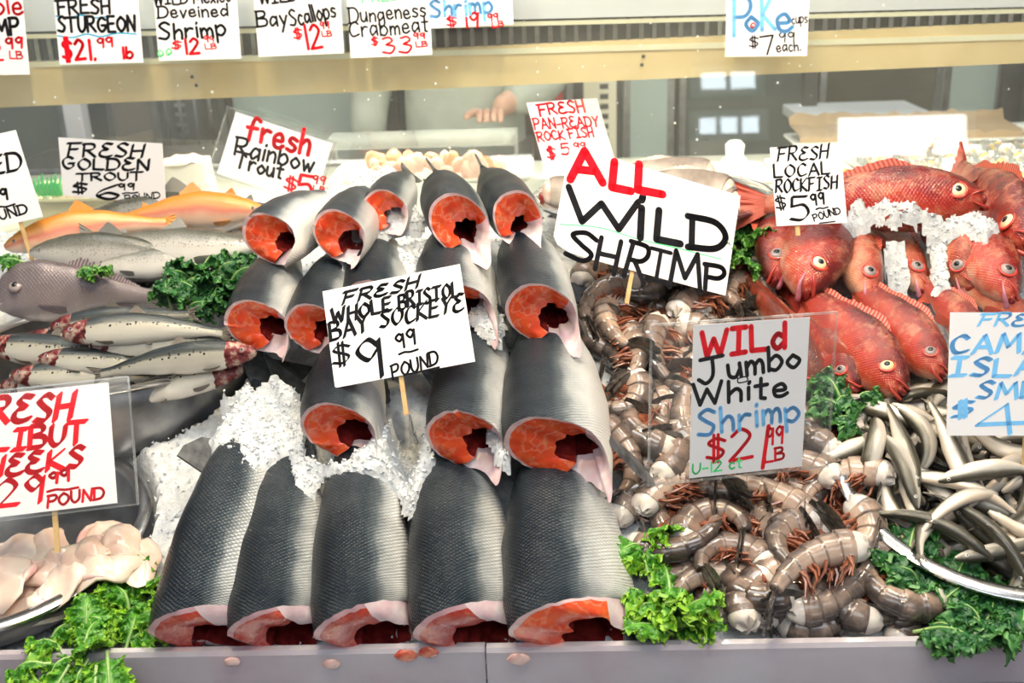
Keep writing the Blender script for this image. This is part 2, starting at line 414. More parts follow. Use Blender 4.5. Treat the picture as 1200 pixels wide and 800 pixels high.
# carved seats for the bowls: centre, radius, tilt (deg), depth
def bowl_spec(px, py, h=None, z=None, R_=0.2, tilt=0.0, depth=0.08, steep=1.0):
    c = at(px, py, h) if z is None else at_z(px, py, z)
    return dict(c=c, R=R_, tilt=tilt, d=depth, steep=steep)
BOWLS = dict(
    cheeks=bowl_spec(-14, 622, z=0.925, R_=0.195, tilt=8, depth=0.075),
    sardine=bowl_spec(128, 398, z=1.065, R_=0.222, tilt=0, depth=0.125, steep=1.6),
    trout=bowl_spec(175, 268, z=1.14, R_=0.175, tilt=0, depth=0.075),
    pan=bowl_spec(765, 226, z=1.212, R_=0.197, tilt=0, depth=0.075),
    smelt=bowl_spec(1172, 548, h=0.055, R_=0.2, tilt=19, depth=0.07))
def ICE(x, y):
    z = Zb(x, y)
    z += 0.05 * math.exp(-((x + 0.10) / 0.20) ** 2 - ((y - 0.66) / 0.14) ** 2)
    z += 0.105 * math.exp(-((x - 0.70) / 0.33) ** 4 - ((y - 0.71) / (0.125 if y < 0.71 else 0.2)) ** 2)
    z += 0.03 * math.exp(-((x - 0.20) / 0.15) ** 2 - ((y - 0.82) / 0.12) ** 2)
    z += 0.006 * noise.noise(Vector((x * 11, y * 11, 1.3)))
    if y < 0.03: z -= 0.004
    for b in BOWLS.values():
        c = b['c']; q = math.hypot(x - c.x, (y - c.y) / max(0.5, math.cos(R(b['tilt'])))) / b['R']
        if q < 1.12:
            rim = c.z + (y - c.y) * math.tan(R(b['tilt']))
            s = min(1, max(0, (q - 0.72) / 0.38)); lim = rim - b['d'] - 0.004 + (b['d'] - 0.012) * s * s * s
            z = min(z, lim) if q < 1.05 else min(z, lim + (q - 1.05) / 0.07 * 0.05)
    return z
for i in range(HN):
    for j in range(HM): HMAP[i, j] = ICE(HX0 + i * HC, HY0 + j * HC)
g = G(); nx, ny = 330, 150
ring = []
for j in range(ny):
    y = 0.011 + 0.945 * j / (ny - 1); row = []
    for i in range(nx):
        x = -1.15 + 2.3 * i / (nx - 1); z = ICE(x, y)
        n_ = noise.noise(Vector((x * 70, y * 70, 0))) * 0.004 + noise.noise(Vector((x * 160, y * 160, 5))) * 0.0025
        row.append(Vector((x, y, z + n_)))
    ring.append(row)
ring = [[Vector((p.x, 0.0105, 0.79)) for p in ring[0]]] + ring
g.loft(ring, False, flip=True)
tag(part('ice_bed', g, M_ICE), 'bed of crushed white ice sloping up the counter under the fish', 'ice', kind='stuff')
# loose chips
def chips(g, pts, s0=0.002, s1=0.0055):
    for p in pts:
        r = random.uniform(s0, s1); b = len(g.v); e = Euler((random.random() * 6, random.random() * 6, random.random() * 6)).to_matrix()
        for q in ((1, .1, 0), (-.3, .9, .2), (-.5, -.7, .1), (.1, .1, .8), (0.2, 0, -.6)):
            g.v.append(tuple(Vector(p) + e @ (Vector(q) * r * random.uniform(.7, 1.2))))
        for f in ((0, 1, 3), (1, 2, 3), (2, 0, 3), (1, 0, 4), (2, 1, 4), (0, 2, 4)): g.face([b + i for i in f])
g = G(); P = []
while len(P) < 9000:
    x, y = random.uniform(-0.95, 1.05), random.uniform(0.015, 0.93)
    P.append((x, y, ICE(x, y) + random.uniform(-0.001, 0.004)))
chips(g, P); tag(part('ice_chips', g, M_CHIP, smooth=False), 'loose glassy chips lying over the ice bed', 'ice', kind='stuff')

# ---- steel bowls
def bowl(key, label, mat=None):
    b = BOWLS[key]; R_, d = b['R'], b['d']
    mtx = Matrix.Translation(b['c']) @ Matrix.Rotation(R(b['tilt']), 4, 'X')
    t = thing('steel_bowl', label, 'bowl', mat=mtx, group='steel bowls in the ice')
    g = G(); pr = []
    N_ = 14
    for i in range(N_ + 1):                                        # inside, from the middle to the rim
        a = i / N_; pr.append((R_ * 0.97 * (1 - (1 - a) ** (1.7 * b['steep'])) if i else 0.001, -d + (d - 0.004) * a ** 3.2))
    for i in range(N_, -1, -1):
        a = i / N_; pr.append((R_ * 0.985 * (1 - (1 - a) ** (1.7 * b['steep'])) if i else 0.001, -d - 0.003 + (d - 0.005) * a ** 3.2))
    g.lathe(pr, k=72, flip=False); part('basin', g, mat or M_STEELD, t)
    g = G(); rr = R_ * 0.975
    pr = [(rr - 0.006, -0.006), (rr - 0.004, -0.001), (rr, 0.001), (rr + 0.010, 0.0005), (rr + 0.014, -0.002), (rr + 0.014, -0.005), (rr + 0.010, -0.006), (rr + 0.002, -0.005), (rr - 0.006, -0.006)]
    g.lathe(pr, k=72); part('rim', g, M_STEEL, t)
    h_put(t) if False else None
    P = []
    for o in t.children:
        a = np.zeros(len(o.data.vertices) * 3); o.data.vertices.foreach_get('co', a); a = a.reshape(-1, 3)
        P.append(a @ np.array(mtx.to_3x3()).T + np.array(mtx.translation))
    for a in P: h_add(a)
    return t
bowl('cheeks', 'steel bowl of pale fish cheeks at the front left corner')
bowl('sardine', 'wide steel bowl holding the spotted sardines')
bowl('trout', 'steel bowl under the golden and rainbow trout')
bowl('pan', 'steel bowl of dressed pale rockfish behind the big shrimp sign', M_STEEL)
bowl('smelt', 'tilted steel bowl heaped with smelt at the right')

# ================================================================== glass front, shelf and the case behind
GT = math.tan(R(9)); GY0, GZ0 = 0.965, 1.13
def glass_y(z): return GY0 + (z - GZ0) * GT
GN = Vector((0, -1, GT)).normalized()
g = G()
for (y, z) in ((glass_y(1.12), 1.12),): pass
b = [Vector((x, glass_y(z) + dy, z)) for dy in (0, 0.006) for (x, z) in ((-1.3, 1.12), (1.3, 1.12), (1.3, 1.8), (-1.3, 1.8))]
g.v = [tuple(p) for p in b]
for f in ((0, 1, 2, 3), (7, 6, 5, 4), (0, 4, 5, 1), (3, 2, 6, 7), (1, 5, 6, 2), (0, 3, 7, 4)): g.face(f)
gl = part('glass_guard', g, M_GLASS, smooth=False); tag(gl, 'tall clear glass guard behind the fish, spotted with water', 'glass')
# hanging shelf of the case
def hline(x0, y0, x1, y1, yd):
    a = at_y(x0, y0, yd); c = at_y(x1, y1, yd); return a, c
def slab(g, a, c, depth, z_up):
    """a board running from a to c (front lower edge), z_up tall, going back by depth"""
    e = (c - a); e.z = 0; L = (c - a); s = Vector((0, 1, 0)) * depth; u = Vector((0, 0, 1)) * z_up
    a = a - L * 0.15; c = c + L * 0.15
    q = [a, c, c + s, a + s]; b = len(g.v)
    for p in q: g.v.append(tuple(p))
    for p in q: g.v.append(tuple(p + u))
    for f in ((0, 1, 5, 4), (1, 2, 6, 5), (2, 3, 7, 6), (3, 0, 4, 7), (4, 5, 6, 7), (3, 2, 1, 0)): g.face([b + i for i in f])
YS = 1.10
sh = thing('case_shelf', 'tan fronted shelf of the glass case with ribbed vent strip above it', 'shelf', (0, YS, 1.36))
def shp(name, g, m):
    o = part(name, g, m, None, False); o.parent = sh; o.matrix_parent_inverse = Matrix.Translation((0, -YS, -1.36)); return o
a, c = hline(0, 126, 1200, 74, YS); a2, c2 = hline(0, 80, 1200, 46, YS)
g = G(); slab(g, a, c, 0.16, (a2 - a).z); shp('front_board', g, M_TAN)
g = G(); slab(g, a2 + Vector((0, -0.004, 0)), c2 + Vector((0, -0.004, 0)), 0.17, 0.010); shp('edge_strip', g, M_CREAM)
a3, c3 = hline(0, 38, 1200, 8, YS)
g = G(); slab(g, a2 + Vector((0, 0.02, 0.008)), c2 + Vector((0, 0.02, 0.008)), 0.01, (a3 - a2).z); shp('vent_back', g, M_DARK)
for k in range(96):
    f = -0.1 + 1.2 * k / 95; p = a2.lerp(c2, f) + Vector((0, 0.012, 0.009)); hgt = (a3 - a2).z - 0.018
    g = G() if k == 0 else g
    g.box(p + Vector((0, 0, hgt / 2)), (0.0085, 0.012, hgt))
shp('vent_ribs', g, M_STEEL)
g = G(); slab(g, a2.lerp(a3, 0.8) + Vector((0, 0.004, 0)), c2.lerp(c3, 0.8) + Vector((0, 0.004, 0)), 0.02, 0.008); shp('edge_strip', g, M_CREAM)
g = G(); slab(g, a3, c3, 0.16, 0.16); shp('top_board', g, M_LILAC)
g = G(); slab(g, a + Vector((0, 0.16, 0)), c + Vector((0, 0.16, 0)), 0.02, 0.02); shp('back_rail', g, M_STEEL)
# bolts on the board
for (px, py) in ((225, 90), (230, 100), (754, 66), (752, 76)):
    g = G(); g.ball(at_y(px, py, YS - 0.001), 0.0035, 8, 6); shp('bolt', g, M_DARK)
# pale deck of the case, back sill
M_DECK = pm('case_deck', (0.84, 0.82, 0.70), (0.78, 0.75, 0.60), 5, 0.4)
g = G(); g.box((0, 1.33, 1.09), (2.8, 0.70, 0.03), bev=0.004); g.box((0, 1.33, 0.55), (2.7, 0.6, 1.08))
dk = part('case_deck', g, M_DECK, smooth=False); tag(dk, 'cream shelf of the case behind the glass, under the trays', 'counter')
# ================================================================== headless salmon
DK, ST, SV, WH = (0.010, 0.014, 0.020), (0.045, 0.06, 0.075), (0.36, 0.38, 0.39), (0.72, 0.70, 0.68)
M_SALM = fish_mat('salmon_skin', [(0.0, (0.005, 0.009, 0.015)), (0.22, (0.008, 0.017, 0.029)), (0.40, (0.016, 0.030, 0.046)), (0.455, (0.085, 0.11, 0.13)), (0.51, (0.46, 0.49, 0.51)), (0.60, (0.80, 0.81, 0.81)), (0.80, (0.87, 0.85, 0.82))], 122, 88, 0.6, None, 0.30, 0.1, 1.0, 0.09, 14, coat=0.05, glint=0.22, spec=0.24, sheen=0.35)
def flesh_mat(name, c1, c2, line, rimc=(0.80, 0.55, 0.55), rimw=0.10):
    t = NT(name); sp = t.n('ShaderNodeSeparateXYZ'); t.l(t.uv(), sp.inputs[0])
    wv = t.n('ShaderNodeTexWave'); wv.inputs['Scale'].default_value = 26; wv.inputs['Distortion'].default_value = 14; wv.inputs['Detail'].default_value = 3; wv.inputs['Detail Scale'].default_value = 1.5
    t.l(t.obj(), wv.inputs['Vector'])
    base = t.ramp(t.noise(55, 4), [(0.32, c1), (0.66, c2)])
    col = t.mix(t.math('MULTIPLY', t.math('POWER', wv.outputs['Fac'], 7.0), 0.4), base, line)
    e = t.math('ADD', sp.outputs[0], t.math('MULTIPLY', t.math('SUBTRACT', t.noise(70), 0.5), 0.06))
    col = t.mix(t.math('LESS_THAN', e, rimw), col, rimc)
    t.set(**{'Base Color': col, 'Roughness': 0.22, 'Subsurface Weight': 0.12, 'Coat Weight': 0.5, 'Coat Roughness': 0.1})
    t.p.inputs['Subsurface Radius'].default_value = (0.01, 0.004, 0.003); t.p.inputs['Subsurface Scale'].default_value = 0.5
    t.bump(t.noise(130, 5), 0.5, 0.002); return t.mat
M_FLESH = flesh_mat('salmon_flesh', (0.80, 0.050, 0.012), (0.90, 0.13, 0.03), (0.92, 0.40, 0.24))
M_FLESHD = flesh_mat('dark_salmon_flesh', (0.42, 0.02, 0.018), (0.62, 0.07, 0.035), (0.75, 0.28, 0.22), (0.72, 0.42, 0.46), 0.16)
M_BELLY = pm('belly_lining', (0.78, 0.52, 0.58), (0.86, 0.74, 0.74), 45, 0.25, sss=0.15, bump=0.2, coat=0.4)
M_CAV = pm('body_cavity', (0.10, 0.008, 0.010), (0.30, 0.03, 0.025), 50, 0.2, bump=0.3, coat=0.5)
M_FIN = pm('fin_membrane', (0.03, 0.034, 0.04), (0.10, 0.105, 0.115), 60, 0.4, bump=0.3)
M_FINP = pm('pale_fin', (0.55, 0.42, 0.38), (0.66, 0.58, 0.54), 60, 0.4, bump=0.3)
SPROF = [(0, .94, 1.0, .90), (.10, 1.0, 1.05, .98), (.3, 1.02, 1.02, 1.0), (.5, .90, .86, .88), (.7, .66, .56, .62), (.85, .42, .36, .38), (.94, .33, .30, .24), (1.0, .36, .33, .14)]
def salmon(label, head, tail, a, b, roll, flap=0.03, cav=1.0, dark=False, lean=0.0, sag=0.0, fins=(), bend=0.0, slant=0.0, seed=0, tf=1.0):
    """head/tail: world points of the body axis at the cut and at the tail; a/b half depth and half thickness; roll: back towards -x"""
    head, tail = Vector(head), Vector(tail); ax = (head - tail); L = ax.length
    side = Vector((-1, 0, 0)); x = ax.normalized(); side = (side - x * side.dot(x)).normalized(); upv = side.cross(x); upv = upv if upv.z > 0 else -upv
    dors = upv * math.cos(R(roll)) + side * math.sin(R(roll))
    t = thing('sockeye_salmon', label, 'salmon', mat=frame(ax, dors, head), group='headless salmon stacked in the middle')
    K, N_ = 48, 40
    def ext(th):                                              # the belly corner reaches past the cut
        q = abs(math.remainder(th - PI, 2 * PI)); return flap * math.exp(-(q / 0.55) ** 2) * (1 + 0.28 * noise.noise(Vector((th * 5, seed * 1.7, 0)))) + 0.003 * noise.noise(Vector((th * 6, seed, 4))) + slant * (0.5 - 0.5 * math.cos(th)) * a
    rings = []; us = []
    for i in range(N_ + 1):
        u = (i / N_) ** 1.15; d, v, w = interp(SPROF, u); ring = []
        for j in range(K):
            th = 2 * PI * j / K; c, s = math.cos(th), math.sin(th)
            r = d if c > 0 else v
            fall = max(0.0, 1 - u / 0.22) ** 2
            X = -u * L + ext(th) * fall
            wr = 1 + 0.018 * noise.noise(Vector((u * 9, th * 1.3, seed * 3.1)))
            Zc = a * r * (abs(c) ** 0.92) * (1 if c > 0 else -1) * wr
            Yc = b * w * (abs(s) ** 0.9) * (1 if s > 0 else -1) * wr
            if c < -0.2: Yc *= 1 - 0.35 * ((-c - 0.2) / 0.8) ** 2
            Yc += bend * math.sin(PI * u) ; Zc += sag * math.sin(PI * u)
            if u < 0.1: Zc *= 0.985 + 0.15 * u; Yc *= 0.985 + 0.15 * u
            ring.append(Vector((X, Yc, Zc)))
        rings.append(ring); us.append(u)
    g = G(); g.loft(rings, True, cap1=True, us=us); body = part('body', g, M_SALM, t)
    # the cut: flesh lobes over the back, belly lining below, the open cavity between
    r0 = rings[0]; cz = -0.34 * a; cy = 0.0; CR = (0.40 * b * min(cav, 1.35), 0.46 * a * cav)
    def cutgrid(js, mat, name, u0=0.0):
        g = G(); rr = []
        for q in range(7):
            f = q / 6; row = []
            for j in js:
                th = 2 * PI * j / K; o = r0[j % K]
                cav_p = Vector((-0.010 - 0.012 * math.sin(th / 2), cy + CR[0] * math.sin(th) * (1 + .5 * noise.noise(Vector((th * 1.6, seed * 2.3, 1)))), cz + CR[1] * math.cos(th) * (1 + .45 * noise.noise(Vector((th * 1.9, seed * 4.3, 7)))) * (1.0 if math.cos(th) < 0 else 0.8)))
                p = o.lerp(cav_p, f); p.x += 0.0035 * math.sin(PI * f) + 0.0035 * noise.noise(Vector((p.y * 60, p.z * 60, seed))) * math.sin(PI * min(1, f * 1.2))
                row.append(p)
            rr.append(row)
        b0 = len(g.v)
        for row in rr: g.v.extend([tuple(p) for p in row])
        n = len(js)
        for q in range(6):
            for i in range(n - 1):
                g.face([b0 + q * n + i, b0 + (q + 1) * n + i, b0 + (q + 1) * n + i + 1, b0 + q * n + i + 1], [(q / 6, i / n), ((q + 1) / 6, i / n), ((q + 1) / 6, (i + 1) / n), (q / 6, (i + 1) / n)])
        return part(name, g, mat, t), rr[-1]
    e = int(K * (0.20 if dark else 0.30))
    _, e1 = cutgrid(list(range(-e, e + 1)), M_FLESHD if dark else M_FLESH, 'cut_flesh')
    _, e2 = cutgrid(list(range(e, K - e + 1)), M_BELLY, 'belly_lining')
    g = G(); loop = e1[:-1] + e2[:-1]; rg = []
    for q in range(5):
        f = q / 4; c = Vector((-0.085 * f, cy, cz + 0.004))
        rg.append([Vector((p.x - 0.085 * f, cy + (p.y - cy) * (1 - 0.45 * f * f), cz + (p.z - cz) * (1 - 0.45 * f * f))) for p in loop])
    g.loft(rg, True, cap1=True, flip=False); part('body_cavity', g, M_CAV, t)
    # tail fin and the other fins
    tl = rings[-1]; zc = (max(p.z for p in tl) + min(p.z for p in tl)) / 2
    h = a * 0.34; D = lambda q: -L - q * tf
    g = G(); g.plate([(-L + .006, zc + h), (D(.03), zc + h * 1.2 * (1 + tf * .8)), (D(.075), zc + h * (1 + 2.3 * tf)), (D(.062), zc + h * 1.1), (D(.055), zc), (D(.062), zc - h * 1.1), (D(.075), zc - h * (1 + 2.1 * tf)), (D(.03), zc - h * 1.2 * (1 + tf * .8)), (-L + .006, zc - h)], 0.003)
    part('tail_fin', g, M_FIN, t)
    for f in fins:
        if f[0] == 'dorsal':
            u = f[1]; d = interp(SPROF, u)[0] * a; x0 = -u * L; g = G()
            g.plate([(x0, d - .004), (x0 - .012, d + f[2]), (x0 - .03, d + f[2] * .9), (x0 - .055, d + f[2] * .35), (x0 - .06, d - .006)], 0.003); part('dorsal_fin', g, M_FIN, t)
        elif f[0] in ('belly', 'side'):                      # u, angle, length, direction (x,y,z local)
            u, th, ln, dr = f[1], R(f[2]), f[3], Vector(f[4]).normalized()
            d, v, w = interp(SPROF, u); p = Vector((-u * L, b * w * math.sin(th) * .95, a * (d if math.cos(th) > 0 else v) * math.cos(th) * .95))
            q = Vector(f[5]).normalized() if len(f) > 5 else Vector((1, 0, 0)); q = (q - dr * q.dot(dr)).normalized(); nn = dr.cross(q); wd = ln * 0.20; g = G()
            rr = []
            for s in range(7):
                k = s / 6; ww = wd * (0.55 + 1.2 * k - 1.35 * k * k * k) * (1 if k < .99 else .6); th_ = 0.003 * (1 - .7 * k)
                c = p + dr * ln * k
                rr.append([c + q * ww * math.cos(z * PI / 4) + nn * th_ * math.sin(z * PI / 4) for z in range(8)])
            g.loft(rr, True, True, True); part('fin', g, f[6] if len(f) > 6 else M_FIN, t)
    h_put(t); return t
def A3(px, py, h): return at(px, py, h)
# front row, against the rail
salmon('front-row salmon furthest left, beside the bright green kale, ice on its tail', A3(232, 752, .052), A3(312, 452, .045), .062, .047, 56, .0, 1.3, True, bend=0.012, slant=-.85, fins=[('dorsal', .55, .035)], seed=1)
salmon('second front-row salmon from the left, ice over its tail end', A3(322, 752, .050), A3(352, 480, .035), .060, .046, 48, .0, 1.3, True, slant=-.85, seed=2)
salmon('third front-row salmon, below the ice heap under the sockeye sign', A3(427, 752, .052), A3(428, 470, .03), .064, .048, 52, .0, 1.3, True, slant=-.9, seed=3)
salmon('fourth front-row salmon with ragged red belly opening', A3(548, 752, .052), A3(535, 470, .03), .070, .048, 56, .0, 1.3, True, slant=-.8, seed=4)
salmon('wide white bellied front-row salmon beside the kale and shrimp', A3(672, 752, .054), A3(655, 470, .03), .082, .050, 64, .0, 1.25, False, slant=-.75, fins=[('belly', .14, 168, .055, (.9, .0, .25), (0, 0, 1))], seed=5)
# second row
salmon('second-row salmon lying just below the whole sockeye sign', A3(398, 505, .115), A3(425, 372, .07), .056, .044, 52, .045, 1.0, seed=6)
salmon('second-row salmon with bright orange cut, right of the sockeye sign', A3(545, 515, .125), A3(575, 350, .07), .055, .047, 55, .05, .92, seed=7)
salmon('second-row salmon with cream belly and a grey fin sticking out right', A3(652, 525, .125), A3(650, 350, .07), .072, .050, 66, .065, .9, fins=[('side', .07, 152, .085, (.25, -.35, -.9), (1, 0, 0))], seed=8)
# third row
salmon('third-row salmon furthest left, below the dark kale clump', A3(302, 382, .155), A3(345, 285, .10), .050, .042, 58, .05, .9, seed=9)
salmon('third-row salmon second from left, touching the sockeye sign corner', A3(368, 385, .165), A3(410, 285, .11), .044, .040, 50, .045, .9, seed=10)
salmon('third-row salmon mostly hidden behind the sockeye sign top', A3(440, 360, .165), A3(452, 270, .12), .050, .042, 45, .04, .9, seed=11)
salmon('third-row salmon whose pink belly flap shows right of the sockeye sign', A3(535, 362, .175), A3(540, 250, .12), .060, .044, 64, .06, .9, fins=[('side', .04, 150, .05, (-.2, -.4, -.9), (1, 0, 0))], seed=12)
salmon('third-row salmon at the right with a pale round belly and grey fin', A3(635, 368, .185), A3(610, 255, .12), .056, .045, 50, .06, .95, fins=[('side', .14, 165, .07, (-.5, -.4, -.8), (1, 0, 0))], seed=13)
# top row
salmon('top-row salmon furthest left with pale flank, by the trout', A3(318, 280, .215), A3(400, 228, .15), .050, .040, 68, .055, .75, seed=14, tf=.35)
salmon('top-row salmon second from left with torn orange cut', A3(398, 276, .225), A3(446, 222, .15), .044, .038, 45, .05, .95, seed=15, tf=.35)
salmon('small top-row salmon half buried in ice, third from left', A3(452, 248, .215), A3(480, 206, .15), .038, .034, 45, .03, .85, seed=16, tf=.35)
salmon('top-row salmon with drooping pink belly flap, tail stub upright behind', A3(538, 262, .235), A3(516, 208, .17), .052, .042, 35, .06, .9, slant=.25, seed=17, tf=.35)
salmon('top-row salmon furthest right with a heart shaped orange cut', A3(606, 255, .23), A3(568, 203, .17), .044, .038, 20, .06, .8, slant=.2, seed=18, tf=.35)

# scraps of fish caught on the rail
M_SCRAP = pm('red_fish_scrap', (0.50, 0.05, 0.03), (0.74, 0.26, 0.16), 90, .2, coat=.5); M_SCRAPP = pm('pale_fish_scrap', (0.72, 0.42, 0.38), (0.80, 0.60, 0.56), 90, .25, coat=.4)
for k, (px, py, r, mt, lab) in enumerate(((476, 768, .011, M_SCRAP, 'red scrap of salmon stuck on the rail below the third front salmon'), (502, 764, .010, M_SCRAP, 'small red scrap of salmon on the rail edge, right of a larger scrap'), (608, 772, .011, M_SCRAPP, 'pale pink scrap of fish on the rail just right of its joint'), (272, 775, .008, M_SCRAPP, 'tiny pink scrap on the rail below the leftmost salmon'), (388, 778, .009, M_SCRAPP, 'pink scrap on the rail below the second and third salmon'))):
    g = G(); p = at_y(px, py, -0.006 if px < 560 else -.012); rr = []
    for i in range(7):
        a = PI * i / 6; rr.append([Vector((r * math.sin(a) * math.cos(b) * (1.2 + .5 * noise.noise(Vector((b, i, k)))), .003 * math.sin(a) * math.sin(b), r * .7 * math.cos(a) * (1 + .4 * noise.noise(Vector((b * 2, i, k + 5)))))) for b in [2 * PI * q / 12 for q in range(12)]])
    g.loft(rr, True, flip=True); o = part('fish_scrap', g, mt); o.location = p; tag(o, lab, 'fish scrap', 'fish scraps on the rail')
# ================================================================== whole fish
M_EYEB = pm('fish_pupil', (0.006, 0.006, 0.008), (0.012, 0.012, 0.014), 40, 0.06, coat=0.6)
M_EYEG = pm('golden_iris', (0.80, 0.70, 0.48), (0.70, 0.52, 0.26), 60, 0.12, coat=0.6)
M_EYES = pm('silver_iris', (0.72, 0.72, 0.70), (0.52, 0.53, 0.52), 60, 0.12, coat=0.6)
M_EYEGREY = pm('cloudy_iris', (0.32, 0.27, 0.26), (0.22, 0.18, 0.18), 60, 0.12, coat=0.6)
def fish_parts(L, prof, mats, n=30, k=20, bend=lambda u: 0.0, arch=lambda u: 0.0, eye=None, fins=(), tail=None, mouth=None, gill=None, seed=0, shape=1.0, twist=0.0):
    """pieces of a fish: head at x=0 running to x=-L, back up (+z); returns [(name, G, mat, [subparts])]
    prof rows: u, back, belly, half width (fractions of L)"""
    rings = []; us = []
    def centre(u): return bend(u) * L, arch(u) * L
    cen = []
    for i in range(n + 1):
        u = i / n; u = u ** 1.25; us.append(u); cen.append(Vector((0, centre(u)[0], centre(u)[1])))
    # arc-length: bent fish keep their length
    X = [0.0]
    for i in range(1, n + 1):
        ds = (us[i] - us[i - 1]) * L; dl = math.hypot(cen[i].y - cen[i - 1].y, cen[i].z - cen[i - 1].z)
        X.append(X[-1] - math.sqrt(max(ds * ds - dl * dl, (0.12 * ds) ** 2)))
    S = [Vector((X[i], cen[i].y, cen[i].z)) for i in range(n + 1)]
    F = []
    for i in range(n + 1):
        T = (S[min(i + 1, n)] - S[max(i - 1, 0)]).normalized(); Z = Vector((0, 0, 1)); Z = (Z - T * Z.dot(T)).normalized(); Y = T.cross(Z) * 1
        a = twist * us[i]; F.append((S[i], T, Y * math.cos(a) + Z * math.sin(a), Z * math.cos(a) - Y * math.sin(a)))
    def fr(u):
        for i in range(n):
            if us[i + 1] >= u: break
        f = (u - us[i]) / (us[i + 1] - us[i] + 1e-9); A, B = F[i], F[i + 1]
        return [A[q].lerp(B[q], f) for q in range(4)]
    def on(u, th, out=1.0):                                  # point on the skin at angle th from the back
        c, T, Y, Z = fr(u); d, v, w = interp(prof, u); C, S_ = math.cos(th), math.sin(th)
        return c + Z * ((d if C > 0 else v) * L * C * out) + Y * (w * L * S_ * out)
    for i in range(n + 1):
        u = us[i]; d, v, w = interp(prof, u); c, T, Y, Z = F[i]; ring = []
        for j in range(k):
            th = 2 * PI * j / k; C, S_ = math.cos(th), math.sin(th)
            q = 1.0
            if gill and abs(u - gill) < 0.03 and abs(C) < 0.85: q = 1 - 0.06 * math.exp(-((u - gill) / 0.008) ** 2) + 0.03 * math.exp(-((u - gill + 0.015) / 0.01) ** 2)
            q *= 1 + 0.012 * noise.noise(Vector((u * 8, th, seed)))
            ring.append(c + Z * ((d if C > 0 else v) * L * (abs(C) ** shape) * (1 if C > 0 else -1) * q) + Y * (w * L * (abs(S_) ** shape) * (1 if S_ > 0 else -1) * q))
        rings.append(ring)
    g = G(); g.loft(rings, True, cap0=True, cap1=True, us=us)
    out = [('body', g, mats['skin'], [])]
    if eye:                                                   # (u, angle deg, radius, iris mat, ring mat)
        for sg in (1, -1):
            p = on(eye[0], sg * R(eye[1]), 0.97); c, T, Y, Z = fr(eye[0]); nrm = (p - c); nrm -= T * nrm.dot(T); nrm.normalize()
            rot = nrm.to_track_quat('Z', 'X').to_matrix(); r = eye[2] * L
            ge = G(); ge.ball(p - nrm * r * .18, r, 16, 10, (1, 1, .52), rot); gp = G(); gp.ball(p + nrm * r * .06, r * .52, 14, 8, (1.05, 1, .72), rot); subs = [('pupil', gp, M_EYEB)]
            if eye[4] is not None:
                gr = G(); rg = []
                for a in range(9):
                    q = 2 * PI * a / 8; rr = []
                    for b in range(20): rr.append(p + nrm * (-r * .05 + r * .13 * math.sin(q)) + rot @ Vector((math.cos(b * PI / 10), math.sin(b * PI / 10), 0)) * (r * 1.06 + r * .18 * math.cos(q)))
                    rg.append(rr)
                gr.loft(rg, True); subs.append(('eye_ring', gr, eye[4]))
            out.append(('eye', ge, eye[3], subs))
    if mouth:                                                # lip radius, lower lip material, gape
        r_up, mat_lip, gape = mouth[0] * L, mouth[1], mouth[2]
        def lip(dth, fwd_, dz):
            pts = []
            for q in range(17):
                s_ = -1 + 2 * q / 16; u = mouth[3] * abs(s_) ** 1.4; c, T, Y, Z = fr(u)
                p = on(u, (1 if s_ >= 0 else -1) * (PI / 2 + dth * (1 - .8 * abs(s_))), 1.03)
                d0, v0, w0 = interp(prof, u); p = c + (p - c) * 1.0; pp = c + Y * (w0 * L * .97 * (math.copysign(min(1, abs(s_) * 1.8), s_))) + Z * ((p - c).dot(Z))
                pts.append(pp - T * (fwd_ * L * (1 - s_ * s_)) + Z * dz * L * (1 - .7 * s_ * s_))
            return pts
        g = G(); p = lip(-.35, .012, gape * .30); g.tube(p, [r_up * (.2 + .8 * math.sin(PI * q / 16)) for q in range(17)], 8)
        out.append(('upper_lip', g, mats['skin2'], []))
        g = G(); p = lip(.45, .016 + gape * .12, -gape * .45); g.tube(p, [r_up * (.2 + 1.25 * math.sin(PI * q / 16)) for q in range(17)], 8)
        out.append(('lower_jaw', g, mat_lip, []))
        c, T, Y, Z = fr(0.01); d, v, w = interp(prof, 0.01)
        g = G(); g.ball(c - T * .012 * L - Z * gape * .1 * L, 1, 14, 8, (0.022 * L, w * L * .98, gape * L * .42)); out.append(('mouth', g, M_CAV, []))
    for f in fins:
        if f[0] == 'back' or f[0] == 'belly':                 # kind, name, u0, u1, [(f,height)...], mat, spiny
            _, nm, u0, u1, hs, mt, spiny = f; g = G(); th = 0 if f[0] == 'back' else PI; top = []; bot = []; mm = 24
            for q in range(mm + 1):
                k_ = q / mm; u = u0 + (u1 - u0) * k_; h = interp(hs, k_)[0] * L
                if spiny: h *= 0.72 + 0.28 * abs(math.cos(k_ * PI * spiny))
                p = on(u, th, .93); c, T, Y, Z = fr(u); up = Z if th == 0 else -Z
                bot.append(p); top.append(p + up * h + T * (h * .45))
            for sg in (-1, 1):
                c, T, Y, Z = fr((u0 + u1) / 2); o = Y * (0.0018 * L * 3 * sg); b = len(g.v)
                for q in range(mm + 1): g.v.append(tuple(bot[q] + o)); g.v.append(tuple(top[q] + o * .2))
                for q in range(mm):
                    fc = [b + 2 * q, b + 2 * q + 2, b + 2 * q + 3, b + 2 * q + 1]; uv = [(q / mm, 0), ((q + 1) / mm, 0), ((q + 1) / mm, 1), (q / mm, 1)]
                    g.face(fc if sg > 0 else fc[::-1], uv)
            out.append((nm, g, mt, []))
        elif f[0] == 'side':                                  # kind, name, u, angle, length, width, splay, droop, mat
            _, nm, u, ang, ln, wd, splay, droop, mt = f
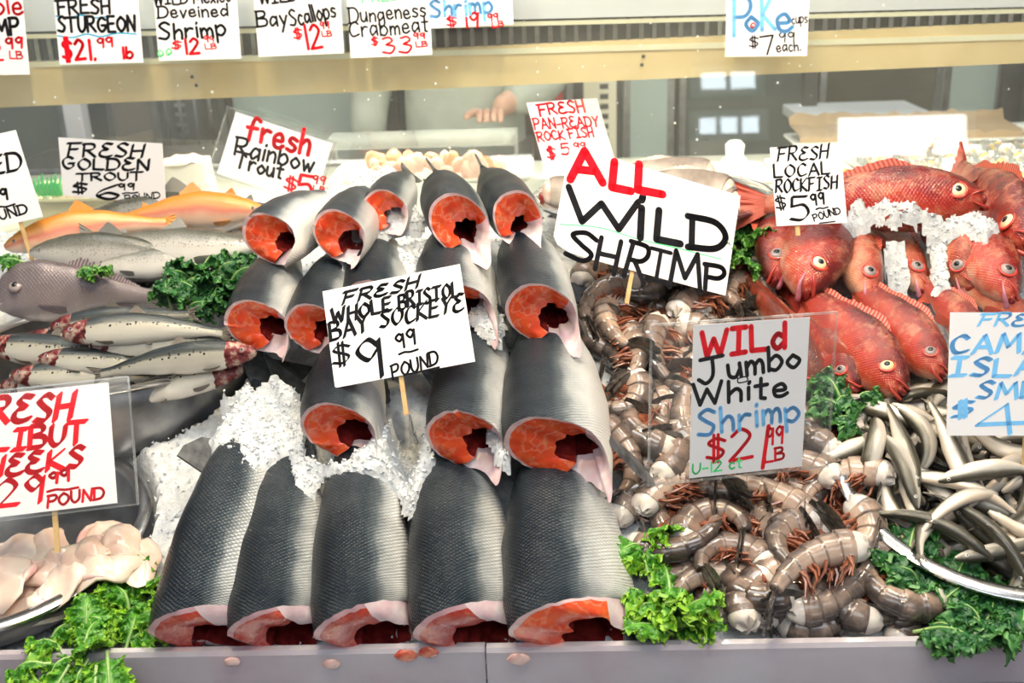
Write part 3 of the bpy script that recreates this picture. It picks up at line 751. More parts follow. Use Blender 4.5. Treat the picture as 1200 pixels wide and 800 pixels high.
            for sg in (1, -1):
                th = sg * R(ang); p = on(u, th, .98); c, T, Y, Z = fr(u); nrm = (p - c).normalized()
                dr = (T + nrm * splay - Z * droop).normalized(); wv = dr.cross(nrm).normalized(); g = G(); rr = []
                for q in range(7):
                    k_ = q / 6; w_ = wd * L * (.35 + 1.4 * k_ - 1.1 * k_ ** 3); cc = p + dr * ln * L * k_ + nrm * .01 * L * math.sin(PI * k_)
                    rr.append([cc + wv * w_ * math.cos(z * PI / 4) + nrm * (.004 * L * (1 - .6 * k_)) * math.sin(z * PI / 4) for z in range(8)])
                g.loft(rr, True, True, True); out.append((nm, g, mt, []))
    if tail:                                                  # (length, half span, fork, mat, rounded)
        ln, sp, fork, mt = tail; c, T, Y, Z = fr(1.0); d, v, w = interp(prof, 1.0)
        g = G(); mm = 16; rows = []
        for q in range(6):
            k_ = q / 5; row = []
            for a in range(mm + 1):
                s = -1 + 2 * a / mm; hh = ((d + v) / 2 * L) * (1 - k_) + sp * L * k_
                lnn = ln * L * (1 - fork * (1 - abs(s) ** 1.4)) * k_
                row.append(c + T * (lnn - .012 * L) + Z * (s * hh + (d - v) / 2 * L * (1 - k_)) + Y * (0.006 * L * math.sin(a * 2.6) * k_))
            rows.append(row)
        for sg in (-1, 1):
            b = len(g.v)
            for q, row in enumerate(rows): g.v += [tuple(p + Y * (sg * L * (.007 * (1 - q / 5) + .0018))) for p in row]
            for q in range(5):
                for a in range(mm):
                    fc = [b + q * (mm + 1) + a, b + q * (mm + 1) + a + 1, b + (q + 1) * (mm + 1) + a + 1, b + (q + 1) * (mm + 1) + a]
                    uv = [(a / mm, q / 5), ((a + 1) / mm, q / 5), ((a + 1) / mm, (q + 1) / 5), (a / mm, (q + 1) / 5)]
                    g.face(fc if sg > 0 else fc[::-1], uv)
        out.append(('tail_fin', g, mt, []))
    return out
def proto(parts):
    return [(nm, g.mesh(nm, mt), [(sn, sg.mesh(sn, sm)) for sn, sg, sm in subs]) for nm, g, mt, subs in parts]
def place(pr, name, label, cat, mtx, group=None):
    t = thing(name, label, cat, mat=mtx, group=group)
    for nm, me, subs in pr:
        o = link(nm, me, t)
        for sn, sm in subs: link(sn, sm, o)
    return t
def lay(head, tail, dors):                                   # head and tail points, direction of the back
    head, tail = Vector(head), Vector(tail); return frame(head - tail, dors, head), (head - tail).length
def side_dir(head, tail, roll):
    """the back direction: 0 = up, 90 = away from the camera side of the body, -90 = towards it"""
    x = (Vector(head) - Vector(tail)).normalized(); up = Vector((0, -0.35, 1)); up = (up - x * up.dot(x)).normalized(); s = up.cross(x)
    if s.y < 0 or (abs(s.y) < .2 and s.x > 0): s = -s
    return up * math.cos(R(roll)) + s * math.sin(R(roll))
def ray_fin(name, c1, c2, ux=26.0, rough=0.4):
    t = NT(name); sp = t.n('ShaderNodeSeparateXYZ'); t.l(t.uv(), sp.inputs[0])
    w = t.math('ADD', t.math('MULTIPLY', t.math('SINE', t.math('MULTIPLY', sp.outputs[0], ux * 2 * PI)), 0.5), 0.5)
    w = t.math('MULTIPLY', w, t.math('ADD', 0.5, t.noise(60)))
    t.set(**{'Base Color': t.ramp(w, [(0.2, c1), (0.8, c2)]), 'Roughness': rough, 'Coat Weight': 0.3}); t.bump(w, 0.5, 0.001); return t.mat

# ---------------------------------------------------------------- red rockfish
RD = [(0.0, (0.06, 0.008, 0.006)), (0.25, (0.24, 0.012, 0.008)), (0.5, (0.44, 0.026, 0.012)), (0.75, (0.52, 0.075, 0.035)), (1.0, (0.74, 0.40, 0.30))]
RO = [(0.0, (0.16, 0.03, 0.015)), (0.28, (0.40, 0.055, 0.025)), (0.5, (0.54, 0.11, 0.05)), (0.75, (0.72, 0.32, 0.18)), (1.0, (0.78, 0.50, 0.38))]
def rock_mat(name, stops, patch):
    m = fish_mat(name, stops, 95, 62, 0.5, None, 0.2, 0.05, 0.6, 0.42, 34, coat=0.5, pale=(30, (0.66, 0.30, 0.18), .5)); return m
M_RED = rock_mat('red_rockfish_skin', RD, None); M_REDO = rock_mat('orange_rockfish_skin', RO, None)
M_LIPR = pm('red_lip', (0.40, 0.03, 0.025), (0.55, 0.08, 0.05), 40, 0.2, coat=0.6)
M_LIPP = pm('purple_pink_lip', (0.36, 0.08, 0.14), (0.60, 0.24, 0.30), 30, 0.22, coat=0.6)
M_RINGR = pm('red_eye_ring', (0.55, 0.03, 0.02), (0.62, 0.07, 0.04), 40, 0.2, coat=0.5)
M_RFIN = ray_fin('red_fin', (0.30, 0.02, 0.015), (0.68, 0.14, 0.08))
RPROF = [(0, .034, .040, .042), (.03, .068, .074, .066), (.10, .110, .115, .088), (.18, .142, .135, .098), (.28, .165, .150, .100), (.40, .168, .150, .096), (.55, .140, .120, .078), (.70, .098, .080, .056), (.85, .058, .048, .034), (1, .046, .044, .022)]
def rockfish(label, head, tail, roll, orange=False, fat=1.0, gape=.05, seed=0, eye=.038, dors=None, cloudy=False, big=False, bk=0.0):
    dv = dors if dors is not None else side_dir(head, tail, roll)
    m, L = lay(head, tail, Vector(dv)); pr = [(u, a * fat, b * fat, w * fat) for u, a, b, w in RPROF]
    P = fish_parts(L, pr, dict(skin=M_REDO if orange else M_RED, skin2=M_LIPR), 34, 28, seed=seed, gill=.27, bend=lambda u: bk * max(0.0, u - .13) ** 1.6,
        eye=(.125, 72, eye, M_EYEGREY if cloudy else M_EYEG, M_RINGR), mouth=(.0095, M_LIPP, gape * .8, .075) if big else (.0085, M_LIPR, gape, .06),
        fins=[('back', 'dorsal_fin', .28, .86, [(0, .01), (.15, .05), (.5, .04), (.62, .03), (.8, .04), (1, .01)], M_RFIN, 11), ('belly', 'anal_fin', .66, .84, [(0, .02), (.3, .09), (1, .01)], M_RFIN, 3), ('side', 'pectoral_fin', .30, 112, .17, .045, .22, .25, M_RFIN)],
        tail=(.15, .12, .18, M_RFIN), shape=.95)
    t = place(proto(P), 'rockfish', label, 'fish', m, 'red rockfish on the ice'); h_put(t); return t
def RK(hp, tp): return at(*hp), at(*tp)
def RH(hp, dx, ln, drop):                                    # head point; the body runs back under the ice
    h = at(*hp); return h, h + Vector((dx, 0.92, -drop)).normalized() * ln
h, t_ = RK((1150, 232, .15), (895, 240, .13)); rockfish('large red rockfish lying side-on at the top of the ice, head to the right', h, t_, 38, fat=1.0, gape=.07, eye=.038, seed=1)
h, t_ = RH((1212, 284, .13), .05, .36, -.1); rockfish('red rockfish at the right edge behind the row of heads', h, t_, 0, gape=.08, seed=2, dors=(.2, .3, 1))
for lab, hp, dx, ln, dv, fat, org, sd, cl in (              # heads hanging nose down over the front of the ice mound
    ('red rockfish head furthest left, pressed against the kale', (906, 330, .075), .32, .28, (-1, 0, .15), 1.0, False, 3, True),
    ('red rockfish with the round staring eye, second head from the left', (946, 346, .09), .22, .31, (1, -.1, .1), 1.12, False, 4, False),
    ('orange-red rockfish head, third from the left in the head row', (1022, 350, .075), -.12, .28, (1, -.25, .1), .84, True, 5, True),
    ('slim red rockfish head sunk in ice, fourth from the left', (1082, 340, .05), -.25, .27, (1, -.2, .15), .74, True, 6, True),
    ('pale orange rockfish with a gaping dark mouth, fifth from the left', (1140, 336, .07), -.2, .27, (.5, -.8, .3), .86, True, 7, True),
    ('red rockfish head at the right edge of the head row', (1186, 352, .08), -.2, .30, (1, -.3, .1), .95, False, 8, True)):
    h = at(*hp); t_ = h + Vector((dx, .66, .52)).normalized() * ln
    rockfish(lab, h, t_, 0, org, fat, .10 if sd == 7 else .055, sd, dors=dv, cloudy=cl, big=True, bk=-.62 if dv[0] < 0 else .62)
for lab, hp, tp, dv, fat, org, sd in (
    ('orange-red rockfish body behind the jumbo shrimp sign', (960, 445, .05), (872, 318, .06), (-.3, .2, 1), 1.0, True, 10),
    ('red rockfish peering out beside the jumbo shrimp sign sleeve', (1003, 455, .06), (925, 345, .05), (.45, -.1, .9), .98, False, 9),
    ('whole red rockfish lying diagonally, head pointing to the smelt bowl', (1058, 458, .075), (928, 328, .08), (.62, .2, .75), 1.08, False, 11),
    ('second diagonal red rockfish, its head ending at the smelt sign', (1106, 438, .075), (990, 320, .08), (.62, .25, .75), 1.04, False, 12),
    ('red rockfish partly hidden behind the smelt sign corner', (1156, 408, .06), (1072, 318, .06), (.5, .2, .85), .9, False, 13),
    ('orange rockfish body under the right head row, behind the smelt sign', (1218, 384, .06), (1105, 318, .07), (.45, .2, .85), .92, True, 14)):
    h, t_ = RK(hp, tp); rockfish(lab, h, t_, 0, org, fat, .05, sd, dors=dv, cloudy=sd in (10, 9, 12))

# ---------------------------------------------------------------- trout in the back left bowl
TPROF = [(a, b * 1.15, c * 1.15, d * 1.15) for a, b, c, d in [(0, .018, .016, .014), (.04, .040, .040, .030), (.12, .066, .066, .046), (.25, .092, .094, .056), (.42, .104, .106, .058), (.6, .088, .084, .050), (.78, .056, .052, .036), (.92, .034, .034, .020), (1, .036, .036, .014)]]
M_GOLD = fish_mat('golden_trout_skin', [(0, (0.58, 0.19, 0.02)), (.25, (0.72, 0.30, 0.05)), (.40, (0.78, 0.40, 0.17)), (.50, (0.74, 0.25, 0.18)), (.62, (0.80, 0.52, 0.38)), (1, (0.88, 0.78, 0.66))], 150, 90, .18, None, .22, .05, .2, .10, 22)
M_RBOW = fish_mat('rainbow_trout_skin', [(0, (0.035, 0.038, 0.030)), (.22, (0.09, 0.095, 0.078)), (.38, (0.24, 0.24, 0.215)), (.48, (0.52, 0.50, 0.47)), (.7, (0.74, 0.72, 0.69)), (1, (0.80, 0.78, 0.76))], 150, 90, .15, (85, 60, .22, .25, .3, (0.012, 0.012, 0.012)), .2, .05, .2, .08, 18)
M_GFIN = ray_fin('orange_fin', (0.62, 0.20, 0.03), (0.85, 0.42, 0.10)); M_TFIN = ray_fin('grey_fin', (0.12, 0.12, 0.11), (0.36, 0.36, 0.34))
def trout(label, hp, tp, roll, gold, seed, arch=0.0, bend=0.0, dv=None):
    h, t_ = RK(hp, tp); m, L = lay(h, t_, Vector(dv) if dv else side_dir(h, t_, roll)); fm = M_GFIN if gold else M_TFIN
    P = fish_parts(L, TPROF, dict(skin=M_GOLD if gold else M_RBOW, skin2=M_GFIN), 36, 22, seed=seed, gill=.2, arch=lambda u: arch * math.sin(PI * u), bend=lambda u: bend * math.sin(PI * u),
        eye=(.075, 70, .014, M_EYEGREY, None), fins=[('back', 'dorsal_fin', .42, .56, [(0, .02), (.2, .07), (1, .02)], fm, 0), ('back', 'adipose_fin', .78, .82, [(0, .01), (.5, .03), (1, .01)], fm, 0), ('belly', 'anal_fin', .70, .80, [(0, .02), (.3, .06), (1, .02)], fm, 0),
        ('side', 'pectoral_fin', .215, 132, .11, .028, .1, .15, fm), ('side', 'pelvic_fin', .52, 155, .08, .022, .15, .2, fm)], tail=(.11, .085, .3, fm))
    t = place(proto(P), 'trout', label, 'fish', m, 'trout in the back left bowl'); h_put(t); return t
trout('small golden trout tail end showing right of the pink flanked one', (330, 262, .055), (205, 240, .05), 35, True, 24)
trout('grey trout lying under the golden trout, against the salmon', (80, 270, .045), (345, 250, .06), 38, False, 25, .02)
trout('golden trout with a pink side stripe, head at the left edge', (6, 290, .075), (196, 262, .085), 36, True, 21, .05)
trout('plump pale pink golden trout below the rainbow trout sign, head to the right', (312, 248, .10), (138, 258, .08), 34, True, 22, .035)
trout('grey spotted rainbow trout lying left across the bowl, dark cheek', (36, 296, .085), (228, 300, .08), 32, False, 23, .015)
trout('silver trout in front with its tail under the left salmon, belly up', (300, 288, .10), (105, 280, .09), 55, False, 26, -.03)
trout('grey trout lowest in the bowl, tail resting over the steel rim', (110, 312, .07), (268, 308, .075), 50, False, 27, .02)

# ---------------------------------------------------------------- sea bream
M_BREAM = fish_mat('sea_bream_skin', [(0, (0.13, 0.105, 0.11)), (.3, (0.24, 0.195, 0.205)), (.55, (0.36, 0.30, 0.31)), (.8, (0.52, 0.46, 0.46)), (1, (0.62, 0.57, 0.57))], 80, 56, .3, None, .22, .2, .35, .1, 18)
M_BFIN = ray_fin('grey_pink_fin', (0.14, 0.11, 0.13), (0.42, 0.34, 0.36))
BPROF = [(0, .045, .05, .03), (.03, .085, .075, .052), (.09, .150, .115, .075), (.18, .200, .155, .092), (.3, .208, .175, .095), (.45, .168, .150, .080), (.6, .115, .100, .060), (.75, .068, .060, .040), (.9, .046, .042, .026), (1, .05, .046, .018)]
h, t_ = RK((-6, 352, .075), (196, 350, .05)); m, L = lay(h, t_, side_dir(h, t_, 24))
P = fish_parts(L, BPROF, dict(skin=M_BREAM, skin2=M_BREAM), 36, 28, seed=31, gill=.235, arch=lambda u: .05 * math.sin(PI * u), eye=(.165, 64, .042, M_EYEGREY, None), mouth=(.011, pm('pale_lip', (.42, .36, .37), (.5, .45, .46), 40, .25, coat=.5), .03, .06),
    fins=[('back', 'dorsal_fin', .42, .84, [(0, .01), (.2, .075), (.6, .05), (1, .01)], M_BFIN, 12), ('belly', 'anal_fin', .62, .82, [(0, .02), (.3, .06), (1, .01)], M_BFIN, 5), ('side', 'pectoral_fin', .27, 108, .17, .035, .12, .2, M_BFIN)], tail=(.17, .10, .35, M_BFIN))
t = place(proto(P), 'sea_bream', 'grey-purple sea bream with big eye lying left of the dark kale', 'fish', m); h_put(t)

# ---------------------------------------------------------------- spotted sardines in the wide bowl
SPR = [(a, b * 1.3, c * 1.3, d * 1.25) for a, b, c, d in [(0, .016, .018, .014), (.04, .036, .040, .028), (.12, .056, .062, .040), (.25, .070, .080, .048), (.42, .074, .086, .048), (.6, .062, .070, .040), (.78, .040, .044, .027), (.93, .022, .022, .013), (1, .024, .024, .010)]]
M_SARD = fish_mat('sardine_skin', sheen=.25, stops=[(0, (0.014, 0.020, 0.024)), (.24, (0.03, 0.042, 0.048)), (.36, (0.13, 0.14, 0.13)), (.42, (0.58, 0.55, 0.45)), (.6, (0.78, 0.75, 0.65)), (.85, (0.84, 0.80, 0.73)), (1, (0.74, 0.68, 0.60))], nu=120, nv=62, scale_c=.3, spots=(34, 24, .27, .40, .07, (0.008, 0.01, 0.012)), rough=.2, metal=.2, bump=.3, mott=.05, mscale=16, gill=(.0, .17, (0.03, 0.006, 0.008), (0.22, 0.03, 0.03), (0.55, 0.42, 0.34)))
M_GILLR = pm('bloody_gill', (0.22, 0.02, 0.025), (0.42, 0.16, 0.14), 60, .18, coat=.6, bump=.3)
M_SFIN = ray_fin('sardine_fin', (0.10, 0.085, 0.07), (0.34, 0.30, 0.25))
def sardine(label, hp, tp, roll, seed, arch=0.0, bend=0.0):
    h, t_ = RK(hp, tp); m, L = lay(h, t_, side_dir(h, t_, roll)); 
    P = fish_parts(L, SPR, dict(skin=M_SARD, skin2=M_SARD), 32, 20, seed=seed, gill=.19, arch=lambda u: arch * math.sin(PI * u), bend=lambda u: bend * math.sin(2 * PI * u), eye=(.075, 66, .018, M_EYEGREY, M_GILLR),
        fins=[('back', 'dorsal_fin', .42, .52, [(0, .02), (.2, .05), (1, .01)], M_SFIN, 0), ('side', 'pectoral_fin', .22, 135, .11, .022, .08, .1, M_SFIN), ('side', 'pelvic_fin', .52, 160, .05, .014, .1, .1, M_SFIN)], tail=(.10, .07, .5, M_SFIN))
    t = place(proto(P), 'sardine', label, 'fish', m, 'spotted sardines in the wide steel bowl'); h_put(t); return t
sardine('lowest left sardine with bloody head, tail behind the halibut sign', (0, 452, .055), (150, 445, .05), 42, 41)
sardine('sardine above the halibut sign, head at the left edge', (12, 440, .075), (176, 442, .06), 42, 42, .01)
sardine('sardine crossing the middle of the bowl, tail to the right', (45, 420, .09), (205, 432, .075), 42, 43, .015)
sardine('sardine at the left edge with a red cheek', (-18, 405, .09), (165, 420, .08), 40, 44, .01)
sardine('dark backed sardine low behind the middle fish', (30, 396, .075), (200, 408, .07), 22, 45)
sardine('pale sardine lying along the front rim, head to the right', (285, 432, .085), (110, 478, .055), 55, 46, .02)
sardine('blue backed sardine with a dark bloody head over the right rim', (300, 412, .125), (118, 438, .095), 30, 47, .03)
sardine('silver sardine hidden below the largest spotted one', (105, 405, .10), (275, 400, .10), 42, 50)
sardine('small dark sardine behind, its head just below the sea bream', (58, 384, .10), (222, 368, .10), 22, 48, .02)
sardine('largest spotted sardine on top of the heap, head left and tail at the salmon', (72, 392, .125), (262, 390, .115), 42, 49, .04)
# ================================================================== shrimp
def shrimp_skin():
    t = NT('shrimp_shell'); sp = t.n('ShaderNodeSeparateXYZ'); t.l(t.uv(), sp.inputs[0])
    inf = t.n('ShaderNodeObjectInfo')
    k = t.math('SUBTRACT', 1.0, t.math('ABSOLUTE', t.math('SUBTRACT', t.math('MULTIPLY', sp.outputs[1], 2.0), 1.0)))
    seg = t.math('FRACT', t.math('MULTIPLY', sp.outputs[0], 6.0))
    edge = t.math('GREATER_THAN', seg, 0.90)
    base = t.ramp(t.math('ADD', k, t.math('MULTIPLY', t.math('SUBTRACT', t.noise(48, 5), 0.5), 1.1), clamp=True), [(0, (0.045, 0.040, 0.042)), (.26, (0.13, 0.105, 0.095)), (.5, (0.29, 0.225, 0.19)), (.75, (0.43, 0.34, 0.29)), (1, (0.46, 0.32, 0.25))])
    var = t.ramp(inf.outputs['Random'], [(0, (0.62, 0.54, 0.50)), (.5, (0.95, 0.92, 0.9)), (1, (1.25, 1.15, 1.05))])
    col = t.mix(1.0, base, var, 'MULTIPLY')
    col = t.mix(t.math('MULTIPLY', edge, 0.5), col, (0.05, 0.035, 0.032))
    t.set(**{'Base Color': col, 'Roughness': 0.2, 'Subsurface Weight': 0.15, 'Coat Weight': 0.6, 'Coat Roughness': 0.08})
    t.p.inputs['Subsurface Radius'].default_value = (0.008, 0.005, 0.004); t.p.inputs['Subsurface Scale'].default_value = 0.5
    t.bump(t.noise(120, 4), 0.25, 0.001); return t.mat
M_SHR = shrimp_skin()
M_MEAT = pm('raw_shrimp_meat', (0.78, 0.72, 0.66), (0.62, 0.56, 0.52), 70, .22, sss=.2, bump=.3, coat=.5)
M_STAIL = pm('shrimp_tail_fan', (0.025, 0.025, 0.024), (0.10, 0.085, 0.07), 70, .22, bump=.3, coat=.6)
M_LEGS = pm('shrimp_swimmerets', (0.13, 0.035, 0.018), (0.30, 0.10, 0.05), 80, .3, coat=.3)
def shrimp_proto(L, curl, rad, seed):
    """headless shell-on shrimp, bent in its X-Z plane; the origin is at its middle"""
    rng = random.Random(seed); n = 54; pts = []; ang = curl * 0.5; p = Vector((0, 0, 0)); pts.append(p.copy()); hd = []
    for i in range(n):
        u = i / n; a = ang - curl * (u ** 1.15); d = Vector((-math.cos(a), 0, math.sin(a))); hd.append(d); p = p + d * (L / n); pts.append(p.copy())
    c0 = sum(pts, Vector()) / len(pts); pts = [q - c0 for q in pts]; hd.append(hd[-1])
    rings = []; us = []; K = 18
    for i, c in enumerate(pts):
        u = i / n; T = hd[i]; Y = Vector((0, 1, 0)); Z = T.cross(Y); Z = Z if Z.dot(Vector((0, 0, 1))) > -2 else -Z
        Z = Vector((-T.z, 0, T.x)) * -1                    # outside of the curl = the back
        s = (u * 6) % 1.0; saw = 0.97 + 0.13 * s - (0.13 if s > 0.93 else 0)
        r = rad * (1.06 - 0.70 * u ** 1.1) * saw
        if u < .03: r *= .93
        ring = []
        for j in range(K):
            th = 2 * PI * j / K; C, S_ = math.cos(th), math.sin(th)
            zz = r * 1.12 * C if C > 0 else r * .86 * C
            ring.append(c + Z * zz + Y * r * .86 * S_ * (1 if C > -.3 else .86))
        rings.append(ring); us.append(u)
    g = G(); g.loft(rings, True, cap1=True, us=us); out = [('shell', g, M_SHR, [])]
    # white meat at the cut
    g = G(); r0 = rings[0]; c = pts[0]; T = -hd[0]; rr = []
    for q in range(6):
        f = q / 5; rr.append([c + (v - c) * (.95 * math.cos(f * PI / 2) ** .7 + .001) + T * rad * .75 * math.sin(f * PI / 2) * (1 + .6 * noise.noise(Vector((j * .9, f * 2, seed)))) for j, v in enumerate(r0)])
    g.loft(rr, True, flip=True); out.append(('meat', g, M_MEAT, []))
    # tail fan
    e = pts[-1]; T = hd[-1]; Z = Vector((-T.z, 0, T.x)) * -1; Y = Vector((0, 1, 0)); g = G()
    for (sp_, ln, w, dz) in ((-.42, .9, .24, 0), (.42, .9, .24, 0), (-.18, 1.0, .22, -.06), (.18, 1.0, .22, -.06), (0, .82, .2, .1)):
        d = (T + Y * sp_ - Z * .12).normalized(); wv = d.cross(Z).normalized(); rr = []
        for q in range(6):
            f = q / 5; ww = rad * w * 2.1 * (.45 + 1.9 * f - 1.9 * f ** 2.4 + .03); cc = e - T * rad * .2 + d * rad * 2.7 * ln * f + Z * (dz * rad + .0)
            rr.append([cc + wv * ww * math.cos(z * PI / 4) + Z * rad * .07 * math.sin(z * PI / 4) for z in range(8)])
        g.loft(rr, True, True, True)
    out.append(('tail_fan', g, M_STAIL, []))
    # swimmerets under the belly
    g = G()
    for q in range(26):
        u = rng.uniform(.03, .72); i = int(u * n); T = hd[i]; Z = Vector((-T.z, 0, T.x)); r = rad * (1 - .62 * u ** 1.15)
        b = pts[i] + Z * r * .75 + Y * rng.choice((-1, 1)) * r * rng.uniform(.2, .55)
        d = (Z * 1.0 + T * rng.uniform(-.2, .9) + Y * rng.uniform(-.5, .5)).normalized(); ln = rad * rng.uniform(.8, 1.4)
        g.tube([b, b + d * ln * .5, b + d * ln + T * ln * .3], [rad * .11, rad * .10, rad * .03], 5)
    out.append(('swimmerets', g, M_LEGS, []))
    return proto(out)
SHP = [shrimp_proto(.114, 3.2, .0218, 1), shrimp_proto(.116, 2.6, .0225, 2), shrimp_proto(.112, 3.7, .0212, 3), shrimp_proto(.118, 1.9, .0218, 4), shrimp_proto(.110, 2.9, .0208, 5), shrimp_proto(.114, 1.0, .0218, 6)]
SH_LOOK = ['curled', 'half curled', 'tightly curled', 'slightly bent', 'curled', 'nearly straight']
PLACED = []
def pr_pts(pr):
    P = []
    for nm, me, subs in pr:
        a = np.zeros(len(me.vertices) * 3); me.vertices.foreach_get('co', a); P.append(a.reshape(-1, 3))
    return P
CACHE = {}
def drop(pr, key, x, y, rot, q=96, sink=0.0, top=None, maxz=None, ymin=0.013):
    """lay a piece with the given turn over (x, y) and let it down onto whatever is there"""
    if key not in CACHE: CACHE[key] = np.vstack([P for P in pr_pts(pr)])
    A = CACHE[key] @ np.array(rot).T; y = max(y, ymin - A[:, 1].min()); A = A + np.array((x, y, 0.0)); dz = h_drop(A, q) - sink
    if maxz is not None: dz = min(dz, maxz)
    A[:, 2] += dz; h_add(A)
    return Matrix.Translation((x, y, dz)) @ rot.to_4x4()
SLOPE = Matrix.Rotation(math.atan(.40), 3, 'X')
def sh_rot(spin, flip, rng, tilt=.25):
    """on its side: the curl plane lies on the slope; spin in degrees seen from above"""
    m = Matrix.Rotation(R(90 if flip else -90), 3, 'X')
    j = Euler((rng.uniform(-tilt, tilt), rng.uniform(-tilt, tilt), 0)).to_matrix()
    return SLOPE @ j @ Matrix.Rotation(R(spin), 3, 'Z') @ m
def add_shrimp(px, py, v, spin, flip, rng, hg=.03, q=95, cap=.05):
    w = at(px, py, hg); w.y = max(w.y, .055); rot = sh_rot(spin, flip, rng); m = drop(SHP[v], 'shrimp%d' % v, w.x, w.y, rot, q, 0, None, ICE(w.x, w.y) + cap)
    PLACED.append([v, m]); return m
rng = random.Random(21)
def inside(px, py, poly):
    c = False; n = len(poly)
    for i in range(n):
        (x1, y1), (x2, y2) = poly[i], poly[(i + 1) % n]
        if (y1 > py) != (y2 > py) and px < (x2 - x1) * (py - y1) / (y2 - y1) + x1: c = not c
    return c
SPOLY = [(752, 640), (764, 560), (735, 520), (716, 440), (690, 372), (700, 335), (760, 330), (840, 318), (880, 325), (905, 380), (965, 440), (985, 470), (975, 520), (1000, 585), (1040, 640), (1078, 735), (1060, 748), (830, 752), (820, 690)]
def scatter(step, n_try, layer_rng, hg, maxn, polys=SPOLY, seen=None):
    pts = []
    for _ in range(n_try):
        px, py = layer_rng.uniform(680, 1090), layer_rng.uniform(318, 752)
        if not inside(px, py, polys): continue
        st = step * (0.62 + 0.38 * (py - 300) / 450)
        if all((px - a) ** 2 + ((py - b) * 1.25) ** 2 > st * st for a, b in pts): pts.append((px, py))
        if len(pts) >= maxn: break
    return pts
for (px, py) in sorted(scatter(46, 8000, rng, .02, 90), key=lambda p: -p[1]):
    add_shrimp(px, py, rng.randrange(6), rng.uniform(0, 360), rng.random() < .5, rng, .02, 72, .022)
HAND = [ # x, y, kind, spin, flipped: the ones the photo shows best
    (836, 618, 0, 170, True), (800, 642, 3, 200, False), (876, 690, 0, 285, True), (925, 640, 1, 60, False), (985, 705, 5, 215, False), (850, 655, 4, 20, False),
    (935, 690, 2, 120, True), (1000, 640, 0, 30, True), (905, 590, 5, 330, False), (980, 570, 3, 20, False), (800, 575, 3, 185, True), (1048, 720, 0, 300, True),
    (745, 425, 5, 85, True), (770, 420, 5, 95, False), (730, 545, 3, 100, True), (845, 735, 3, 10, False), (905, 725, 1, 200, True), (870, 348, 2, 60, False), (830, 360, 1, 170, True), (755, 350, 0, 20, True)]
for (px, py, v, sp_, fl) in HAND: add_shrimp(px, py, v, sp_, fl, rng, .035, 68, .046)
for (px, py) in sorted(scatter(52, 8000, rng, .05, 60), key=lambda p: -p[1]):
    if all((px - a) ** 2 + (py - b) ** 2 > 38 ** 2 for a, b, *_ in HAND): add_shrimp(px, py, rng.randrange(6), rng.uniform(0, 360), rng.random() < .5, rng, .035, 66, .042)
w = at(940, 757, .03); m_ = drop(SHP[5], 'shrimp5', w.x + .015, max(w.y, .028), sh_rot(30, False, rng, .1), 85, ymin=-.03); PLACED.append([5, m_])
# rows for the labels
def rowlabels(items, bands, fmt):
    """items: (px, py, look). Each gets a label from its row and its rank in the row, counted from the left"""
    out = {}
    for bi, (lo, hi, words) in enumerate(bands):
        ids = sorted([i for i, it in enumerate(items) if lo <= it[1] < hi], key=lambda i: items[i][0]); n = len(ids)
        for k, i in enumerate(ids):
            if k == 0: r = 'leftmost'
            elif k == n - 1: r = 'rightmost'
            elif k < n / 2: r = ORD[k] + ' from the left'
            else: r = ORD[n - 1 - k] + ' from the right'
            out[i] = fmt(items[i][2], words, r)
    return out
items = [(*pix(m.translation), SH_LOOK[v]) for v, m in PLACED]
bands = [(-999, 345, 'under the big shrimp sign'), (345, 385, 'in the back of the shrimp pile'), (385, 425, 'beside the sockeye belly'), (425, 465, 'level with the jumbo sign lettering'), (465, 505, 'behind the lower jumbo sign'), (505, 545, 'at the jumbo sign foot'), (545, 580, 'just below the jumbo sign'),
         (580, 615, 'in the upper open shrimp pile'), (615, 650, 'in the middle of the open pile'), (650, 685, 'in the lower open pile'), (685, 720, 'in the second front row'), (720, 2000, 'in the front row at the rail')]
lb = rowlabels(items, bands, lambda look, wd, r: '%s grey shrimp %s, %s' % (look, wd, r))
for i, (v, m) in enumerate(PLACED): place(SHP[v], 'shrimp', lb[i], 'shrimp', m, 'raw shrimp in the pile')

# ================================================================== smelt
MPR = [(a, b * 1.25, c * 1.25, d * 1.25) for a, b, c, d in [(0, .012, .014, .012), (.04, .030, .034, .024), (.12, .046, .054, .036), (.3, .058, .078, .046), (.5, .056, .080, .046), (.68, .044, .056, .036), (.85, .026, .028, .020), (1, .018, .018, .008)]]
M_SMLT = fish_mat('smelt_skin', [(0, (0.030, 0.027, 0.018)), (.32, (0.065, 0.058, 0.040)), (.45, (0.15, 0.135, 0.10)), (.55, (0.54, 0.51, 0.46)), (.75, (0.74, 0.69, 0.62)), (1, (0.76, 0.62, 0.48))], 130, 60, .2, None, .16, .2, .2, .08, 22, coat=.6)
def smelt_proto(L, b1, b2, tw, seed):
    P = fish_parts(L, MPR, dict(skin=M_SMLT, skin2=M_SMLT), 22, 14, seed=seed, bend=lambda u: b1 * math.sin(PI * u), arch=lambda u: b2 * math.sin(PI * u), twist=tw, gill=.2,
        eye=(.085, 68, .017, M_EYES, None), fins=[('back', 'dorsal_fin', .45, .54, [(0, .01), (.3, .04), (1, .01)], M_SFIN, 0)], tail=(.09, .055, .5, M_SFIN))
    for nm, g, mt, subs in P:                                 # the middle of the fish to the origin
        for q in [g] + [s[1] for s in subs]: q.v = [(v[0] + L * .45, v[1] - b1 * L * .6, v[2] - b2 * L * .6) for v in q.v]
    return proto(P)
